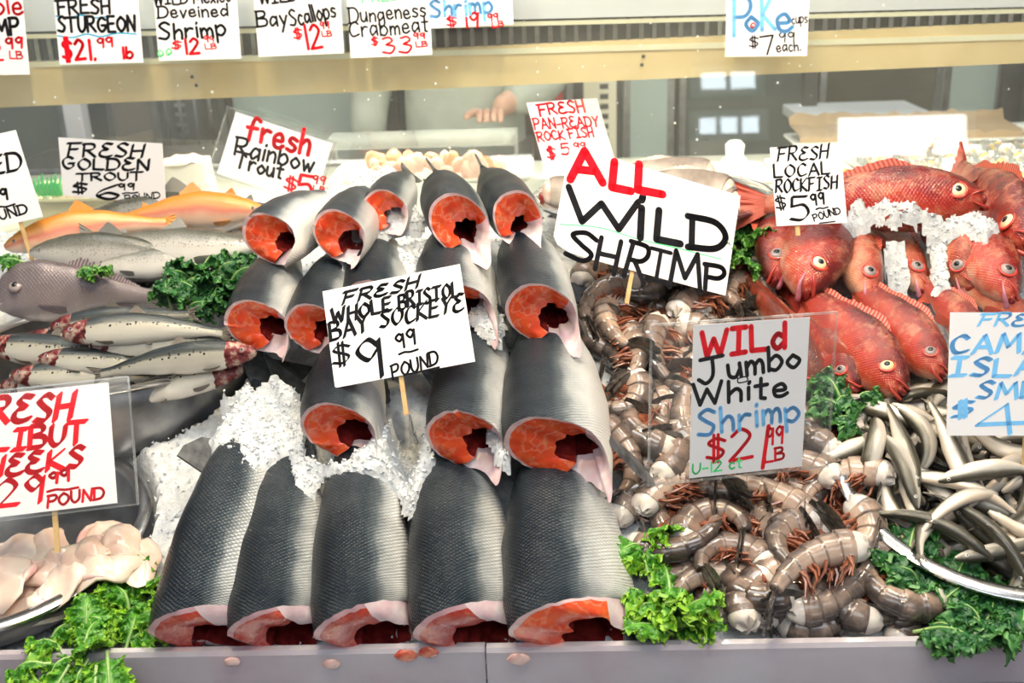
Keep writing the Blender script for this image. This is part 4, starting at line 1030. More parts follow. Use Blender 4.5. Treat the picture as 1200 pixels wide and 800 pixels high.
SMP = [smelt_proto(.150, .0, .03, .4, 1), smelt_proto(.155, .12, .02, .9, 2), smelt_proto(.145, -.16, .0, -.6, 3), smelt_proto(.150, .26, .03, .5, 4), smelt_proto(.150, -.05, .16, .3, 5), smelt_proto(.140, .06, -.22, .9, 6)]
SM_LOOK = ['straight', 'gently bent', 'bent', 'strongly curved', 'arched', 'curled']
rng = random.Random(5); SMPL = []
bw = BOWLS['smelt']; NB = Matrix.Rotation(R(bw['tilt']), 3, 'X')
def add_smelt(x, y, v, spin, roll, q=95, cap=0.03):
    rot = SLOPE @ Euler((rng.uniform(-.18, .18), rng.uniform(-.18, .18), 0)).to_matrix() @ Matrix.Rotation(R(spin), 3, 'Z') @ Matrix.Rotation(R(roll), 3, 'X')
    m = drop(SMP[v], 'smelt%d' % v, x, y, rot, q, 0, None, bw['c'].z + (y - bw['c'].y) * math.tan(R(bw['tilt'])) + cap - .03 * (math.hypot(x - bw['c'].x, y - bw['c'].y) / bw['R']) ** 2); SMPL.append([v, m])
def bowl_pt(r, a): 
    p = bw['c'] + NB @ Vector((r * math.cos(a), r * math.sin(a), 0)); return p.x, p.y
for layer, (cnt, rmax, mind) in enumerate(((22, .125, .05), (26, .15, .048), (24, .15, .05))):
    pts = []
    for _ in range(4000):
        r = rmax * math.sqrt(rng.random()); a = rng.random() * 2 * PI; x, y = bowl_pt(r, a)
        if x > .82 or not all((x - u) ** 2 + (y - v) ** 2 > mind * mind for u, v in pts): continue
        pts.append((x, y))
        if len(pts) >= cnt: break
    for x, y in pts: add_smelt(x, y, rng.choice((0, 1, 1, 2, 2, 3, 4, 5)), rng.uniform(0, 360), rng.choice((60, 90, 110, -70, -95, -110, 150)), 70, (-.025, .0, .018)[layer])
for (px, py, v, sp_, ro) in ((1022, 512, 3, 250, 80), (1050, 545, 1, 280, 60), (1060, 530, 0, 270, -90), (1118, 545, 0, 275, -100), (1095, 625, 1, 325, 20), (1160, 570, 2, 190, -100), (1185, 650, 0, 190, -80), (1160, 640, 1, 300, 20), (1120, 605, 2, 30, -110), (1170, 525, 3, 320, -90)):
    w = at(px, py, .07); add_smelt(w.x, w.y, v, sp_, ro, 72, .032)
for (px, py, v, sp_, ro) in ((1040, 478, 0, 15, 90), (1062, 488, 1, 20, 40), (1085, 470, 0, 200, 90), (1020, 490, 1, 350, 60), (1000, 520, 2, 60, 80), (1000, 545, 1, 20, 90)):
    w = at(px, py, .03); add_smelt(w.x, w.y, v, sp_, ro, 72, .02)
items = [(*pix(m.translation), SM_LOOK[v]) for v, m in SMPL]
bands = [(-999, 480, 'behind the steel bowl rim'), (480, 505, 'at the back of the bowl'), (505, 530, 'below the smelt sign'), (530, 555, 'in the upper bowl'), (555, 580, 'in the middle of the bowl'), (580, 605, 'past the middle of the bowl'), (605, 630, 'in the lower bowl'), (630, 2000, 'along the front bowl rim')]
lb = rowlabels(items, bands, lambda look, wd, r: '%s smelt %s, %s' % (look, wd, r))
for i, (v, m) in enumerate(SMPL): place(SMP[v], 'smelt', lb[i], 'fish', m, 'smelt heaped in the right bowl')

# ================================================================== halibut cheeks
M_CHK = pm('pale_cheek_flesh', (0.74, 0.53, 0.44), (0.80, 0.68, 0.58), 16, .22, sss=.3, bump=.15, bscale=90, coat=.5)
M_CHKP = pm('pink_cheek_edge', (0.82, 0.48, 0.44), (0.86, 0.62, 0.56), 30, .22, sss=.2, coat=.5)
def cheek_proto(seed):
    g = G(); K, N_ = 26, 12; rr = []; rng_ = random.Random(seed); ex = rng_.uniform(.8, 1.25)
    for i in range(N_ + 1):
        a = PI * i / N_; row = []
        for j in range(K):
            th = 2 * PI * j / K; q = math.sin(a); o = 1 + .55 * noise.noise(Vector((math.cos(th) * .9, math.sin(th) * .9, seed * 5.1)))
            x = .047 * q * math.cos(th) * o * ex; y = .036 * q * math.sin(th) * o / ex
            z = .0095 * math.cos(a) * (1 + .5 * noise.noise(Vector((x * 40, y * 40, seed)))) + .020 * noise.noise(Vector((x * 26, y * 26, seed * 3.3))) + .005 * noise.noise(Vector((x * 70, y * 70, seed))) - 4.5 * (x * x + y * y)
            row.append(Vector((x, y, z)))
        rr.append(row)
    g.loft(rr, True, flip=True)
    g2 = G(); pts = [Vector((.047 * math.cos(t) * ex * .86, .036 * math.sin(t) / ex * .86, -.001)) for t in [seed + q * .22 for q in range(7)]]
    g2.tube([p + Vector((0, 0, .020 * noise.noise(Vector((p.x * 26, p.y * 26, seed * 3.3))) + .002 - 4.5 * (p.x ** 2 + p.y ** 2) * .8)) for p in pts], [.001, .003, .005, .0055, .005, .003, .001], 8)
    return proto([('flesh', g, M_CHK, []), ('pink_edge', g2, M_CHKP, [])])
CHP = [cheek_proto(s) for s in (1, 2, 3, 4)]
rng = random.Random(9); CK = []
def add_cheek(px, py, v, sp_, h_=.04, q=90, cap=-.004):
    w = at(px, py, h_); rot = Matrix.Rotation(R(12), 3, 'X') @ Euler((rng.uniform(-.25, .25), rng.uniform(-.25, .25), R(sp_))).to_matrix()
    m = drop(CHP[v], 'cheek%d' % v, w.x, w.y, rot, q, .002, None, BOWLS['cheeks']['c'].z + cap); CK.append(m); return m
low = [(12, 672), (-15, 650), (75, 660), (130, 635), (84, 660), (60, 630), (120, 615), (0, 620), (150, 618), (-40, 690)]
for k, (px, py) in enumerate(low): add_cheek(px, py, k % 4, rng.uniform(0, 360), .02, 80, -.045)
CKL = [('large flat halibut cheek at the front left of the bowl', 26, 672, 0, 20), ('halibut cheek at the bowl rim with a pinkish frayed edge', 88, 658, 1, 60), ('halibut cheek with a red tinged corner near the right rim', 128, 648, 2, 30), ('creamy halibut cheek lying right across the heap, right of the sign stick', 122, 626, 3, 15),
       ('wide halibut cheek in the middle below the sign stick', 52, 645, 1, 160), ('small folded halibut cheek at the left picture edge', 2, 664, 3, 100), ('pink halibut cheek at the back left under the halibut sign', 8, 632, 2, 80), ('pale halibut cheek left of the wooden stick', 40, 618, 0, 0), ('halibut cheek just right of the middle of the heap', 88, 640, 2, 200),
       ('halibut cheek at the back right edge, dusted with ice', 152, 620, 1, 300), ('narrow halibut cheek standing up behind the heap', 118, 606, 3, 250)]
for lab, px, py, v, sp_ in CKL:
    m = add_cheek(px, py, v, sp_, .06, 85); place(CHP[v], 'halibut_cheek', lab, 'fish', m, 'halibut cheeks in the front left bowl')
for k, m in enumerate(CK[:10]): place(CHP[k % 4], 'halibut_cheek', 'halibut cheek in the bottom layer of the bowl, mostly covered by others', 'fish', m, 'lower halibut cheeks in the front left bowl')

# ================================================================== dressed rockfish in the pan
M_PAN = fish_mat('dressed_fish_skin', [(0, (0.16, 0.12, 0.10)), (.3, (0.32, 0.26, 0.22)), (.55, (0.48, 0.42, 0.37)), (.8, (0.60, 0.55, 0.49)), (1, (0.64, 0.58, 0.52))], 80, 50, .25, None, .25, .1, .35, .5, 26)
DPR = [(0, .15, .15, .085), (.06, .165, .165, .09), (.3, .15, .15, .085), (.55, .11, .11, .065), (.8, .06, .06, .036), (1, .05, .05, .018)]
M_DCUT = pm('pale_fish_cut', (0.55, 0.36, 0.30), (0.72, 0.62, 0.55), 60, .25, bump=.4, coat=.4)
for k, (lab, hp, tp, dv) in enumerate((('dressed pale rockfish at the right rim of the pan', (856, 238, .085), (765, 208, .09), (0, .5, 1)), ('dressed pale rockfish with a dark belly opening', (850, 224, .10), (745, 206, .095), (0, .6, 1)), ('dressed pale rockfish across the back of the pan', (828, 206, .10), (700, 204, .09), (0, .7, 1)),
        ('dressed pale rockfish, cut end jutting left beside the big shrimp sign', (645, 225, .11), (760, 228, .10), (0, .4, 1)), ('dressed pale rockfish in the middle, behind the big shrimp sign', (838, 252, .08), (720, 242, .085), (0, .5, 1)), ('dressed pale rockfish at the left rim, its flap over the steel', (640, 232, .085), (745, 250, .10), (0, .5, 1)))):
    h, t_ = RK(hp, tp); m, L = lay(h, t_, Vector(dv)); P = fish_parts(L, DPR, dict(skin=M_PAN, skin2=M_PAN), 24, 22, seed=k + 60, arch=lambda u: .03 * math.sin(PI * u), tail=(.12, .09, .2, M_FINP), fins=[('back', 'dorsal_fin', .3, .8, [(0, .01), (.3, .05), (1, .01)], M_FINP, 9)])
    g = G(); g.ball((.001, 0, 0), 1, 18, 10, (.014, L * .072, L * .128)); P.append(('cut_end', g, M_DCUT, []))
    g = G(); g.ball((.010, 0, -L * .05), 1, 14, 8, (.010, L * .03, L * .06)); P.append(('belly_opening', g, M_CAV, []))
    t = place(proto(P), 'dressed_rockfish', lab, 'fish', m, 'dressed rockfish in the pan'); h_put(t)
# ================================================================== heaps of ice lying on the fish
def at_top(px, py):
    d = ray(px, py); t = 0.6
    while t < 3.0:
        p = CAM + d * t
        if HX0 < p.x < HX0 + HN * HC - .01 and HY0 < p.y < HY0 + HM * HC - .01 and p.z <= h_at(p.x, p.y): return p
        t += 0.003
    return at(px, py, 0.02)
def drape(name, label, poly, thick, seed, hmax, st=0.0035):
    P = [at_top(a, b) for a, b in poly]; xy = [(p.x, p.y) for p in P]
    x0, x1 = min(p[0] for p in xy), max(p[0] for p in xy); y0, y1 = min(p[1] for p in xy), max(p[1] for p in xy)
    nx, ny = int((x1 - x0) / st) + 3, int((y1 - y0) / st) + 3
    base = np.zeros((nx, ny)); msk = np.zeros((nx, ny), bool)
    for i in range(nx):
        for j in range(ny):
            x, y = x0 + (i - 1) * st, y0 + (j - 1) * st
            w = noise.noise(Vector((x * 45, y * 45, seed))) * .006; v = noise.noise(Vector((x * 45, y * 45, seed + 9))) * .006
            msk[i, j] = inside(x + w, y + v, xy); base[i, j] = min(h_at(x, y), ICE(x, y) + hmax)
    dist = msk.astype(float) * 0; cur = msk.copy()
    for k in range(9):                                        # distance from the edge
        dist += cur; n_ = cur.copy(); n_[1:] &= cur[:-1]; n_[:-1] &= cur[1:]; n_[:, 1:] &= cur[:, :-1]; n_[:, :-1] &= cur[:, 1:]; cur = n_
    sm = base.copy()
    for k in range(16):
        q = sm.copy(); q[1:-1, 1:-1] = (sm[1:-1, 1:-1] * 2 + sm[:-2, 1:-1] + sm[2:, 1:-1] + sm[1:-1, :-2] + sm[1:-1, 2:]) / 6; sm = np.maximum(q, base - .010)
    g = G(); idx = {}
    def vert(i, j):
        if (i, j) not in idx:
            x, y = x0 + (i - 1) * st, y0 + (j - 1) * st; f = min(1, dist[i, j] / 7)
            z = sm[i, j] + thick * math.sqrt(f) * (1 + .5 * noise.noise(Vector((x * 60, y * 60, seed)))) + .003 * noise.noise(Vector((x * 170, y * 170, seed))) - (0.004 if f < .01 else 0)
            idx[(i, j)] = len(g.v); g.v.append((x, y, z))
        return idx[(i, j)]
    tops = []
    for i in range(nx - 1):
        for j in range(ny - 1):
            if msk[i, j] or msk[i + 1, j] or msk[i, j + 1] or msk[i + 1, j + 1]:
                g.face([vert(i, j), vert(i + 1, j), vert(i + 1, j + 1), vert(i, j + 1)])
                if msk[i, j]: tops.append(g.v[idx[(i, j)]])
    o = part(name, g, M_ICE); tag(o, label, 'ice', kind='stuff')
    rs = random.Random(seed); gc = G(); chips(gc, [(p[0], p[1], p[2] + rs.uniform(-.001, .002)) for p in tops if rs.random() < .4], .0018, .0048)
    c = part('ice_chips', gc, M_CHIP, o, False); tag(c, kind='stuff')
drape('ice_heap', 'long patch of ice lying over the tail of the leftmost front salmon', [(268, 552), (240, 520), (262, 492), (300, 462), (318, 442), (350, 450), (352, 492), (345, 530), (312, 548), (284, 560), (276, 600), (262, 590)], .012, 31, 0.088)
drape('ice_heap', 'small ice patch on the second front salmon beneath the cut one', [(340, 530), (372, 512), (378, 545), (366, 580), (346, 570)], .009, 32, 0.085)
drape('ice_heap', 'heap of ice under the whole sockeye sign', [(376, 540), (404, 522), (440, 480), (480, 452), (506, 462), (502, 520), (498, 560), (478, 610), (468, 580), (440, 552), (400, 556)], .016, 33, 0.085)
drape('ice_heap', 'strip of ice between the orange cut salmon and the cream bellied one', [(556, 432), (584, 402), (612, 396), (600, 430), (594, 480), (594, 530), (578, 500), (570, 460)], .012, 34, 0.115)
drape('ice_heap', 'wedge of ice between the top row salmon and the sockeye sign', [(440, 292), (462, 268), (480, 240), (498, 215), (506, 250), (496, 290), (484, 312), (456, 312)], .014, 35, 0.15)
drape('ice_heap', 'ice piled over the tails of the top left salmon', [(378, 232), (410, 216), (470, 206), (498, 212), (488, 226), (462, 222), (440, 226), (420, 232), (398, 246)], .014, 36, 0.17)
drape('ice_heap', 'ice patch beside the pink belly flap right of the sockeye sign', [(545, 316), (584, 300), (592, 330), (584, 362), (560, 350)], .010, 37, 0.15)
drape('ice_heap', 'ice heaped in front of the large side-on rockfish', [(985, 262), (1000, 244), (1060, 244), (1105, 256), (1150, 264), (1168, 272), (1158, 284), (1130, 274), (1104, 284), (1076, 276), (1050, 278), (1020, 272), (996, 272)], .022, 38, .115)
drape('ice_heap', 'ice between the third and fourth hanging rockfish heads', [(1040, 268), (1056, 268), (1060, 300), (1062, 335), (1048, 345), (1042, 310)], .012, 39, .085)
drape('ice_heap', 'ice between the fourth rockfish head and the gaping one', [(1088, 270), (1112, 270), (1110, 300), (1112, 338), (1094, 345), (1092, 310)], .014, 40, .085)

# ================================================================== kale
def kale_mat(name, dk, md, lt):
    t = NT(name); sp = t.n('ShaderNodeSeparateXYZ'); t.l(t.uv(), sp.inputs[0])
    e = t.math('ABSOLUTE', t.math('SUBTRACT', t.math('MULTIPLY', sp.outputs[1], 2.0), 1.0))
    k = t.math('ADD', e, t.math('MULTIPLY', t.math('SUBTRACT', t.noise(90, 4), .5), .8), clamp=True)
    t.set(**{'Base Color': t.ramp(k, [(0.05, md), (.4, dk), (.75, md), (1, lt)]), 'Roughness': .42, 'Subsurface Weight': .12, 'Coat Weight': .15})
    t.p.inputs['Subsurface Radius'].default_value = (.004, .008, .002); t.p.inputs['Subsurface Scale'].default_value = .4
    t.bump(t.noise(220, 4), .5, .001); return t.mat
M_KB = kale_mat('bright_kale', (0.030, 0.16, 0.008), (0.085, 0.30, 0.015), (0.26, 0.50, 0.03))
M_KD = kale_mat('dark_kale', (0.008, 0.065, 0.016), (0.020, 0.12, 0.028), (0.075, 0.24, 0.05))
M_KM = kale_mat('mid_kale', (0.015, 0.10, 0.012), (0.045, 0.20, 0.02), (0.14, 0.36, 0.045))
M_RIB = pm('kale_rib', (0.36, 0.52, 0.20), (0.26, 0.44, 0.14), 60, .4)
def kale_proto(L, W_, seed, mt, frill=1.0, curl=.5):
    n, m_ = 70, 66; rows = []; rr = random.Random(seed); ph = [rr.uniform(0, 6) for _ in range(8)]
    for i in range(n):
        u = i / (n - 1); w = W_ * (math.sin(PI * min(1, .06 + u * .97)) ** .55) * (.6 + .5 * u) + .004; row = []
        for j in range(m_ + 1):
            v = -1 + 2 * j / m_; a = abs(v); sg = 1 if v > 0 else -1
            s = u * L * 2.0
            f = frill * max(0.0, (a - .12) / .88) ** .9
            z = f * .009 * math.sin(s * 150 + ph[0] + sg + v * 3) - 1.0 * curl * (v * w) ** 2 / W_ + .35 * curl * L * math.sin(u * 2.2) - .4 * curl * L * u * u
            p = Vector((u * L + L * .12 * f * (u - .3), v * w, z)); k = p * 95 + Vector((seed * 7.0, 0, 0))
            p += noise.noise_vector(k) * (.0105 * f) + noise.noise_vector(k * 2.3) * (.0065 * f)
            row.append(p)
        rows.append(row)
    g = G(); g.loft(rows, False)
    g2 = G(); mid = [r[m_ // 2] for r in rows]; pts = [mid[0] + Vector((-L * .18, 0, -.004))] + mid[:-12:5]
    g2.tube([p + Vector((0, 0, .0006)) for p in pts], [.0030 * (1 - .9 * q / len(pts)) + .0004 for q in range(len(pts))], 8)
    return proto([('leaf_blade', g, mt, []), ('rib', g2, M_RIB, [])])
KP = {}
for key, mt in (('b', M_KB), ('d', M_KD), ('m', M_KM)):
    KP[key] = [kale_proto(.085, .040, 3, mt, 1.0, .5), kale_proto(.075, .036, 5, mt, 1.25, .8), kale_proto(.06, .034, 8, mt, 1.4, 1.0)]
def kale(key, v, px, py, h, spin, tilt, roll, lab, sc=1.0, off=(0, 0, 0)):
    p = at(px, py, h) + Vector(off)
    m = Matrix.Translation(p) @ (Matrix.Rotation(R(spin), 3, 'Z') @ Matrix.Rotation(R(-tilt), 3, 'Y') @ Matrix.Rotation(R(roll), 3, 'X')).to_4x4() @ Matrix.Scale(sc, 4)
    t = place(KP[key][v], 'kale_leaf', lab, 'kale', m, 'curly kale garnish'); return t
def clump(key, where, spots, h, sc, seed, spinr=(0, 360)):
    rs = random.Random(seed)
    if len(spots) > 4: spots = spots + [(a[0] + rs.uniform(-9, 9), a[1] + rs.uniform(-9, 6), (a[2] if len(a) > 2 else 0) + .012) for a in spots[::2] if len(a) < 4]
    n = len(spots); order = sorted(range(n), key=lambda i: spots[i][0])
    rank = {i: k for k, i in enumerate(order)}
    for i, s in enumerate(spots):
        px, py = s[0], s[1]; dh = s[2] if len(s) > 2 else 0; sp_ = s[3] if len(s) > 3 else rs.uniform(*spinr)
        k = rank[i]; r = 'leftmost' if k == 0 else 'rightmost' if k == n - 1 else ORD[k] + ' from left'
        kale(key, rs.choice((1, 2, 2, 0)), px, py, h + dh, sp_, s[4] if len(s) > 4 else rs.uniform(10, 45), rs.uniform(-35, 35), '%s leaf of the %s' % (r, where), sc * rs.uniform(.85, 1.1))
clump('d', 'dark kale clump left of the salmon', [(206, 352), (226, 332), (250, 326), (240, 352), (262, 345), (222, 362), (270, 325), (215, 338), (252, 365), (278, 350), (232, 318), (262, 312)], .075, .72, 1)
clump('m', 'green sprigs lying on the sea bream', [(24, 306, .03, 200, 10), (92, 318, .03, 0, 5), (112, 318, .03, 40, 5)], .09, .42, 2)
clump('m', 'kale clump between big shrimp sign and rockfish', [(870, 300), (880, 275), (890, 258), (870, 310), (880, 292), (874, 262), (898, 254), (872, 285)], .07, .62, 3)
clump('d', 'kale clump right of the jumbo shrimp sign', [(990, 462, .0, 60), (986, 492, .02, 150, 40), (1002, 500, .01, 200, 30), (985, 470, .02, 120), (1000, 478)], .045, .70, 4)
clump('b', 'bright kale between front salmon and shrimp', [(752, 640, -.01), (760, 672), (785, 690), (770, 712), (795, 722), (758, 700), (790, 742, -.012), (768, 735, -.01)], .04, .72, 5)
clump('d', 'dark kale along the front of the smelt bowl', [(1040, 650), (1052, 675), (1075, 690), (1100, 712), (1090, 738), (1120, 732), (1112, 695), (1140, 708), (1150, 738), (1172, 718), (1178, 742), (1200, 712), (1202, 738), (1130, 748), (1065, 660), (1058, 700)], .035, .74, 6)
clump('b', 'bright kale hanging over the rail at the left corner', [(158, 704, -.012), (160, 732, -.01), (148, 722, -.01), (128, 738, .0), (100, 752, .0), (72, 762, .01), (52, 778, .03, 200, -10), (150, 752, .005), (100, 778, .04, 265, -35), (76, 788, .042, 245, -40), (126, 772, .038, 290, -25), (60, 750, .0), (108, 760, .02), (112, 788, .042, 270, -45), (142, 735, .0), (152, 752, .0), (84, 770, .03, 240, -15)], .024, .64, 7)
# ================================================================== hand-lettered signs
GL = {
'A': "0,0 .38,1 .76,0|.14,.36 .62,.36", 'B': "0,0 0,1|~-.05,1 .5,.97 .52,.68 .08,.54|~.06,.54 .62,.46 .6,.08 -.04,0",
'C': "~.65,.82 .4,1 .1,.75 .05,.35 .25,.02 .68,.14", 'D': "0,0 .02,1|~-.08,1 .5,.93 .72,.5 .5,.08 -.08,0",
'E': ".58,1 .02,1 0,0 .6,0|.02,.52 .5,.54", 'ε': "~.62,.95 .25,1 .12,.78 .44,.55|~.44,.55 .08,.46 .02,.14 .3,0 .68,.1",
'F': "0,0 .06,1|-.12,.98 .66,1|.03,.52 .5,.55", 'G': "~.68,.85 .4,1 .08,.72 .08,.28 .35,0 .66,.2 .66,.45|.38,.45 .74,.45",
'H': "0,0 .06,1|.6,0 .68,1.05|.03,.5 .64,.54", 'I': "0,0 .54,.02|.26,0 .29,1|.02,1 .56,1", 'i': ".05,.58 .06,0|.06,.8 .08,.86", 'ı': ".1,0 .12,.72|.12,.92 .14,1.0",
'J': "~.55,1 .55,.3 .3,0 .02,.2|.1,1 .95,1.02", 'K': "0,0 .04,1|.62,1 .04,.45 .68,0", 'L': "0,1 .02,.02 .62,0", 'M': "0,0 .12,1 .42,.3 .74,1 .88,0",
'N': "0,0 .03,1 .6,0 .66,1", 'O': "~.35,1 .05,.7 .05,.3 .35,0 .68,.3 .68,.7 .35,1", 'P': "0,0 .03,1|~-.04,1 .5,1 .62,.75 .42,.52 .02,.5",
'R': "0,0 .03,1|~-.06,1 .5,1 .6,.76 .42,.55 .05,.5|.22,.5 .68,0", 'S': "~.62,.86 .36,1 .08,.8 .3,.55 .56,.32 .4,.02 .0,.08",
'T': ".34,0 .36,1|-.05,1 .78,1", 'U': "~0,1 .02,.3 .28,0 .58,.3 .62,1", 'V': "0,1 .3,0 .6,1", 'W': "0,1 .2,0 .45,.7 .7,0 .95,1", 'Y': "0,1 .32,.5|.66,1 .32,.5 .28,0",
'a': "~.45,.5 .2,.6 .02,.3 .15,.02 .42,.25|.46,.6 .5,0", 'b': "0,1 .02,.02|~.02,.4 .3,.6 .52,.3 .3,0 .02,.1", 'c': "~.42,.5 .2,.6 .02,.3 .2,0 .45,.1",
'd': "~.45,.45 .2,.58 .02,.28 .2,0 .45,.2|.48,1 .5,0", 'e': "~.03,.3 .42,.32 .3,.6 .04,.45 .08,.08 .3,0 .5,.12", 'f': "~.55,.9 .32,1 .2,.7 .18,0|.0,.55 .48,.57",
'g': "~.45,.5 .2,.6 .02,.3 .2,.05 .45,.3|~.47,.6 .48,-.2 .25,-.4 .02,-.25", 'h': "0,1 .02,0|~.02,.35 .25,.6 .42,.45 .44,0", 'k': "0,1 .02,0|.4,.6 .03,.28 .44,0",
'l': "0,1 .04,0", 'm': "0,.6 .02,0|~.02,.35 .18,.6 .32,.4 .32,0|~.32,.38 .5,.6 .62,.42 .64,0", 'n': "0,.6 .02,0|~.02,.38 .25,.6 .42,.42 .44,0",
'o': "~.25,.6 .02,.3 .25,0 .5,.3 .25,.6", 'p': "0,.6 .02,-.4|~.02,.45 .3,.6 .5,.3 .28,0 .03,.1", 'r': "0,.6 .02,0|~.02,.35 .2,.58 .4,.55",
's': "~.4,.52 .15,.6 .06,.42 .38,.2 .25,0 0,.06", 't': ".2,.95 .2,.05 .35,0|.0,.62 .42,.64", 'u': "~0,.6 .03,.12 .25,0 .42,.3|.44,.6 .47,0", 'v': "0,.6 .2,0 .42,.6",
'w': "0,.6 .15,0 .3,.45 .45,0 .62,.6", 'x': "0,.6 .4,0|.4,.6 0,0", 'y': "0,.6 .22,.1|.46,.6 .1,-.4", 'z': "0,.6 .4,.6 0,0 .42,0",
'0': "~.3,1 .05,.7 .05,.3 .3,0 .55,.3 .55,.7 .3,1", '1': ".12,1 .14,0", '2': "~.05,.8 .3,1 .55,.75 .3,.35 0,0|0,0 .62,.03", '3': "~.05,.92 .35,1 .5,.78 .2,.55|~.2,.55 .58,.4 .4,.02 0,.08",
'4': ".5,0 .48,1 0,.34 .75,.38", '5': ".58,1 .12,1 .08,.58|~.08,.58 .45,.64 .58,.3 .35,0 0,.06", '6': "~.5,1 .15,.6 .05,.25 .3,0 .52,.22 .3,.45 .08,.25", '7': "0,1 .62,1 .24,0",
'8': "~.3,1 .05,.8 .5,.25 .28,0 .05,.25 .5,.8 .3,1", '9': "~.52,.78 .3,1 .03,.75 .25,.48 .5,.75|.54,.95 .46,0", '$': "~.58,.78 .3,.92 .06,.72 .52,.35 .34,.06 .0,.16|.22,1.08 .22,-.1|.36,1.08 .36,-.1",
'.': ".05,0 .07,.05", '-': "0,.42 .4,.44", '~': "~0,.1 .3,.3 .6,.1 1,.25", '_': "0,.1 1,.14", '/': "0,0 .4,1",
'@': "~.45,.35 .2,.1 .02,.45 .3,.8 .55,.4 .3,.2 .2,.4",
}
INK = {'k': (0.008, 0.008, 0.012), 'r': srgb(226, 12, 34), 'b': srgb(120, 190, 242), 'g': srgb(90, 235, 150), 'c': srgb(70, 180, 220)}
INKM = {k: pm('marker_ink_' + n_, INK[k], tuple(c * 1.15 + 0.004 for c in INK[k]), 60, 0.7, spec=0.12) for k, n_ in (('k', 'black'), ('r', 'red'), ('b', 'blue'), ('g', 'green'), ('c', 'cyan'))}
def glyph(ch):
    out = []
    for s in GL[ch].split('|'):
        sm = s.startswith('~'); pts = [tuple(map(float, q.split(','))) for q in s.lstrip('~').split()]
        if sm: pts = [(p.x, p.y) for p in catmull([(a, b, 0) for a, b in pts], 6 * len(pts))]
        out.append(pts)
    return out
def stroke(g, pts, th, z, nib=None):
    """a marker line; nib = (angle, flatness) gives a chisel tip"""
    P = [Vector((p[0], p[1])) for p in pts]
    if nib is None:
        for i in range(len(P) - 1):
            d = P[i + 1] - P[i]
            if d.length < 1e-6: continue
            n = Vector((-d.y, d.x)).normalized() * th / 2; b = len(g.v)
            for q in (P[i] + n, P[i] - n, P[i + 1] - n, P[i + 1] + n): g.v.append((q.x, q.y, z))
            g.face([b, b + 1, b + 2, b + 3])
        for p in P:
            b = len(g.v)
            for k in range(10): g.v.append((p.x + th / 2 * math.cos(k * PI / 5), p.y + th / 2 * math.sin(k * PI / 5), z))
            g.face([b + k for k in range(10)])
    else:
        ca, sa = math.cos(nib[0]), math.sin(nib[0])
        def tip(p): return [p + Vector((ca * x * th / 2 - sa * y * th / 2 * nib[1], sa * x * th / 2 + ca * y * th / 2 * nib[1])) for x, y in ((1, 1), (-1, 1), (-1, -1), (1, -1))]
        for i in range(len(P) - 1):
            q = tip(P[i]) + tip(P[i + 1])
            c = sum(q, Vector((0, 0))) / 8
            # hull of the two tips
            pts_ = sorted([(v.x, v.y) for v in q]); lo = []; hi = []
            for p in pts_:
                while len(lo) > 1 and (lo[-1][0] - lo[-2][0]) * (p[1] - lo[-2][1]) - (lo[-1][1] - lo[-2][1]) * (p[0] - lo[-2][0]) <= 0: lo.pop()
                lo.append(p)
            for p in reversed(pts_):
                while len(hi) > 1 and (hi[-1][0] - hi[-2][0]) * (p[1] - hi[-2][1]) - (hi[-1][1] - hi[-2][1]) * (p[0] - hi[-2][0]) <= 0: hi.pop()
                hi.append(p)
            hull = lo[:-1] + hi[:-1]; b = len(g.v)
            for p in hull: g.v.append((p[0], p[1], z))
            g.face([b + k for k in range(len(hull))])
def write(gs, W, H, text, x0, y0, x1, y1, h, col, th, slant=0.0, nib=None, rng=None):
    """a line of lettering, baseline from (x0,y0) to (x1,y1) in fractions of the card (y down), cap height h"""
    rng = rng or random
    adv = []; x = 0.0
    for ch in text:
        if ch == ' ': adv.append((None, x)); x += 0.42; continue
        gl_ = glyph(ch); w = max(p[0] for s in gl_ for p in s)
        adv.append((gl_, x)); x += w + 0.2
    tot = x - 0.2
    A = Vector((x0 * W, (1 - y0) * H)); B = Vector((x1 * W, (1 - y1) * H)); d = B - A; sx = d.length / tot; dn = d.normalized(); up = Vector((-dn.y, dn.x)); hh = h * H
    g = gs.setdefault(col, G())
    for gl_, ox in adv:
        if gl_ is None: continue
        jy = rng.uniform(-0.05, 0.05); jr = rng.uniform(-0.05, 0.05); js = rng.uniform(0.93, 1.07)
        for s in gl_:
            q = []
            for (px, py) in s:
                yy = py * js + jy; xx = ox + px + slant * py * hh / sx + jr * py
                v = A + dn * xx * sx + up * yy * hh; q.append((v.x, v.y))
            g.k = getattr(g, 'k', 0) + 1
            stroke(g, q, th * H, 0.0011 + 0.00002 * (g.k % 9), nib)
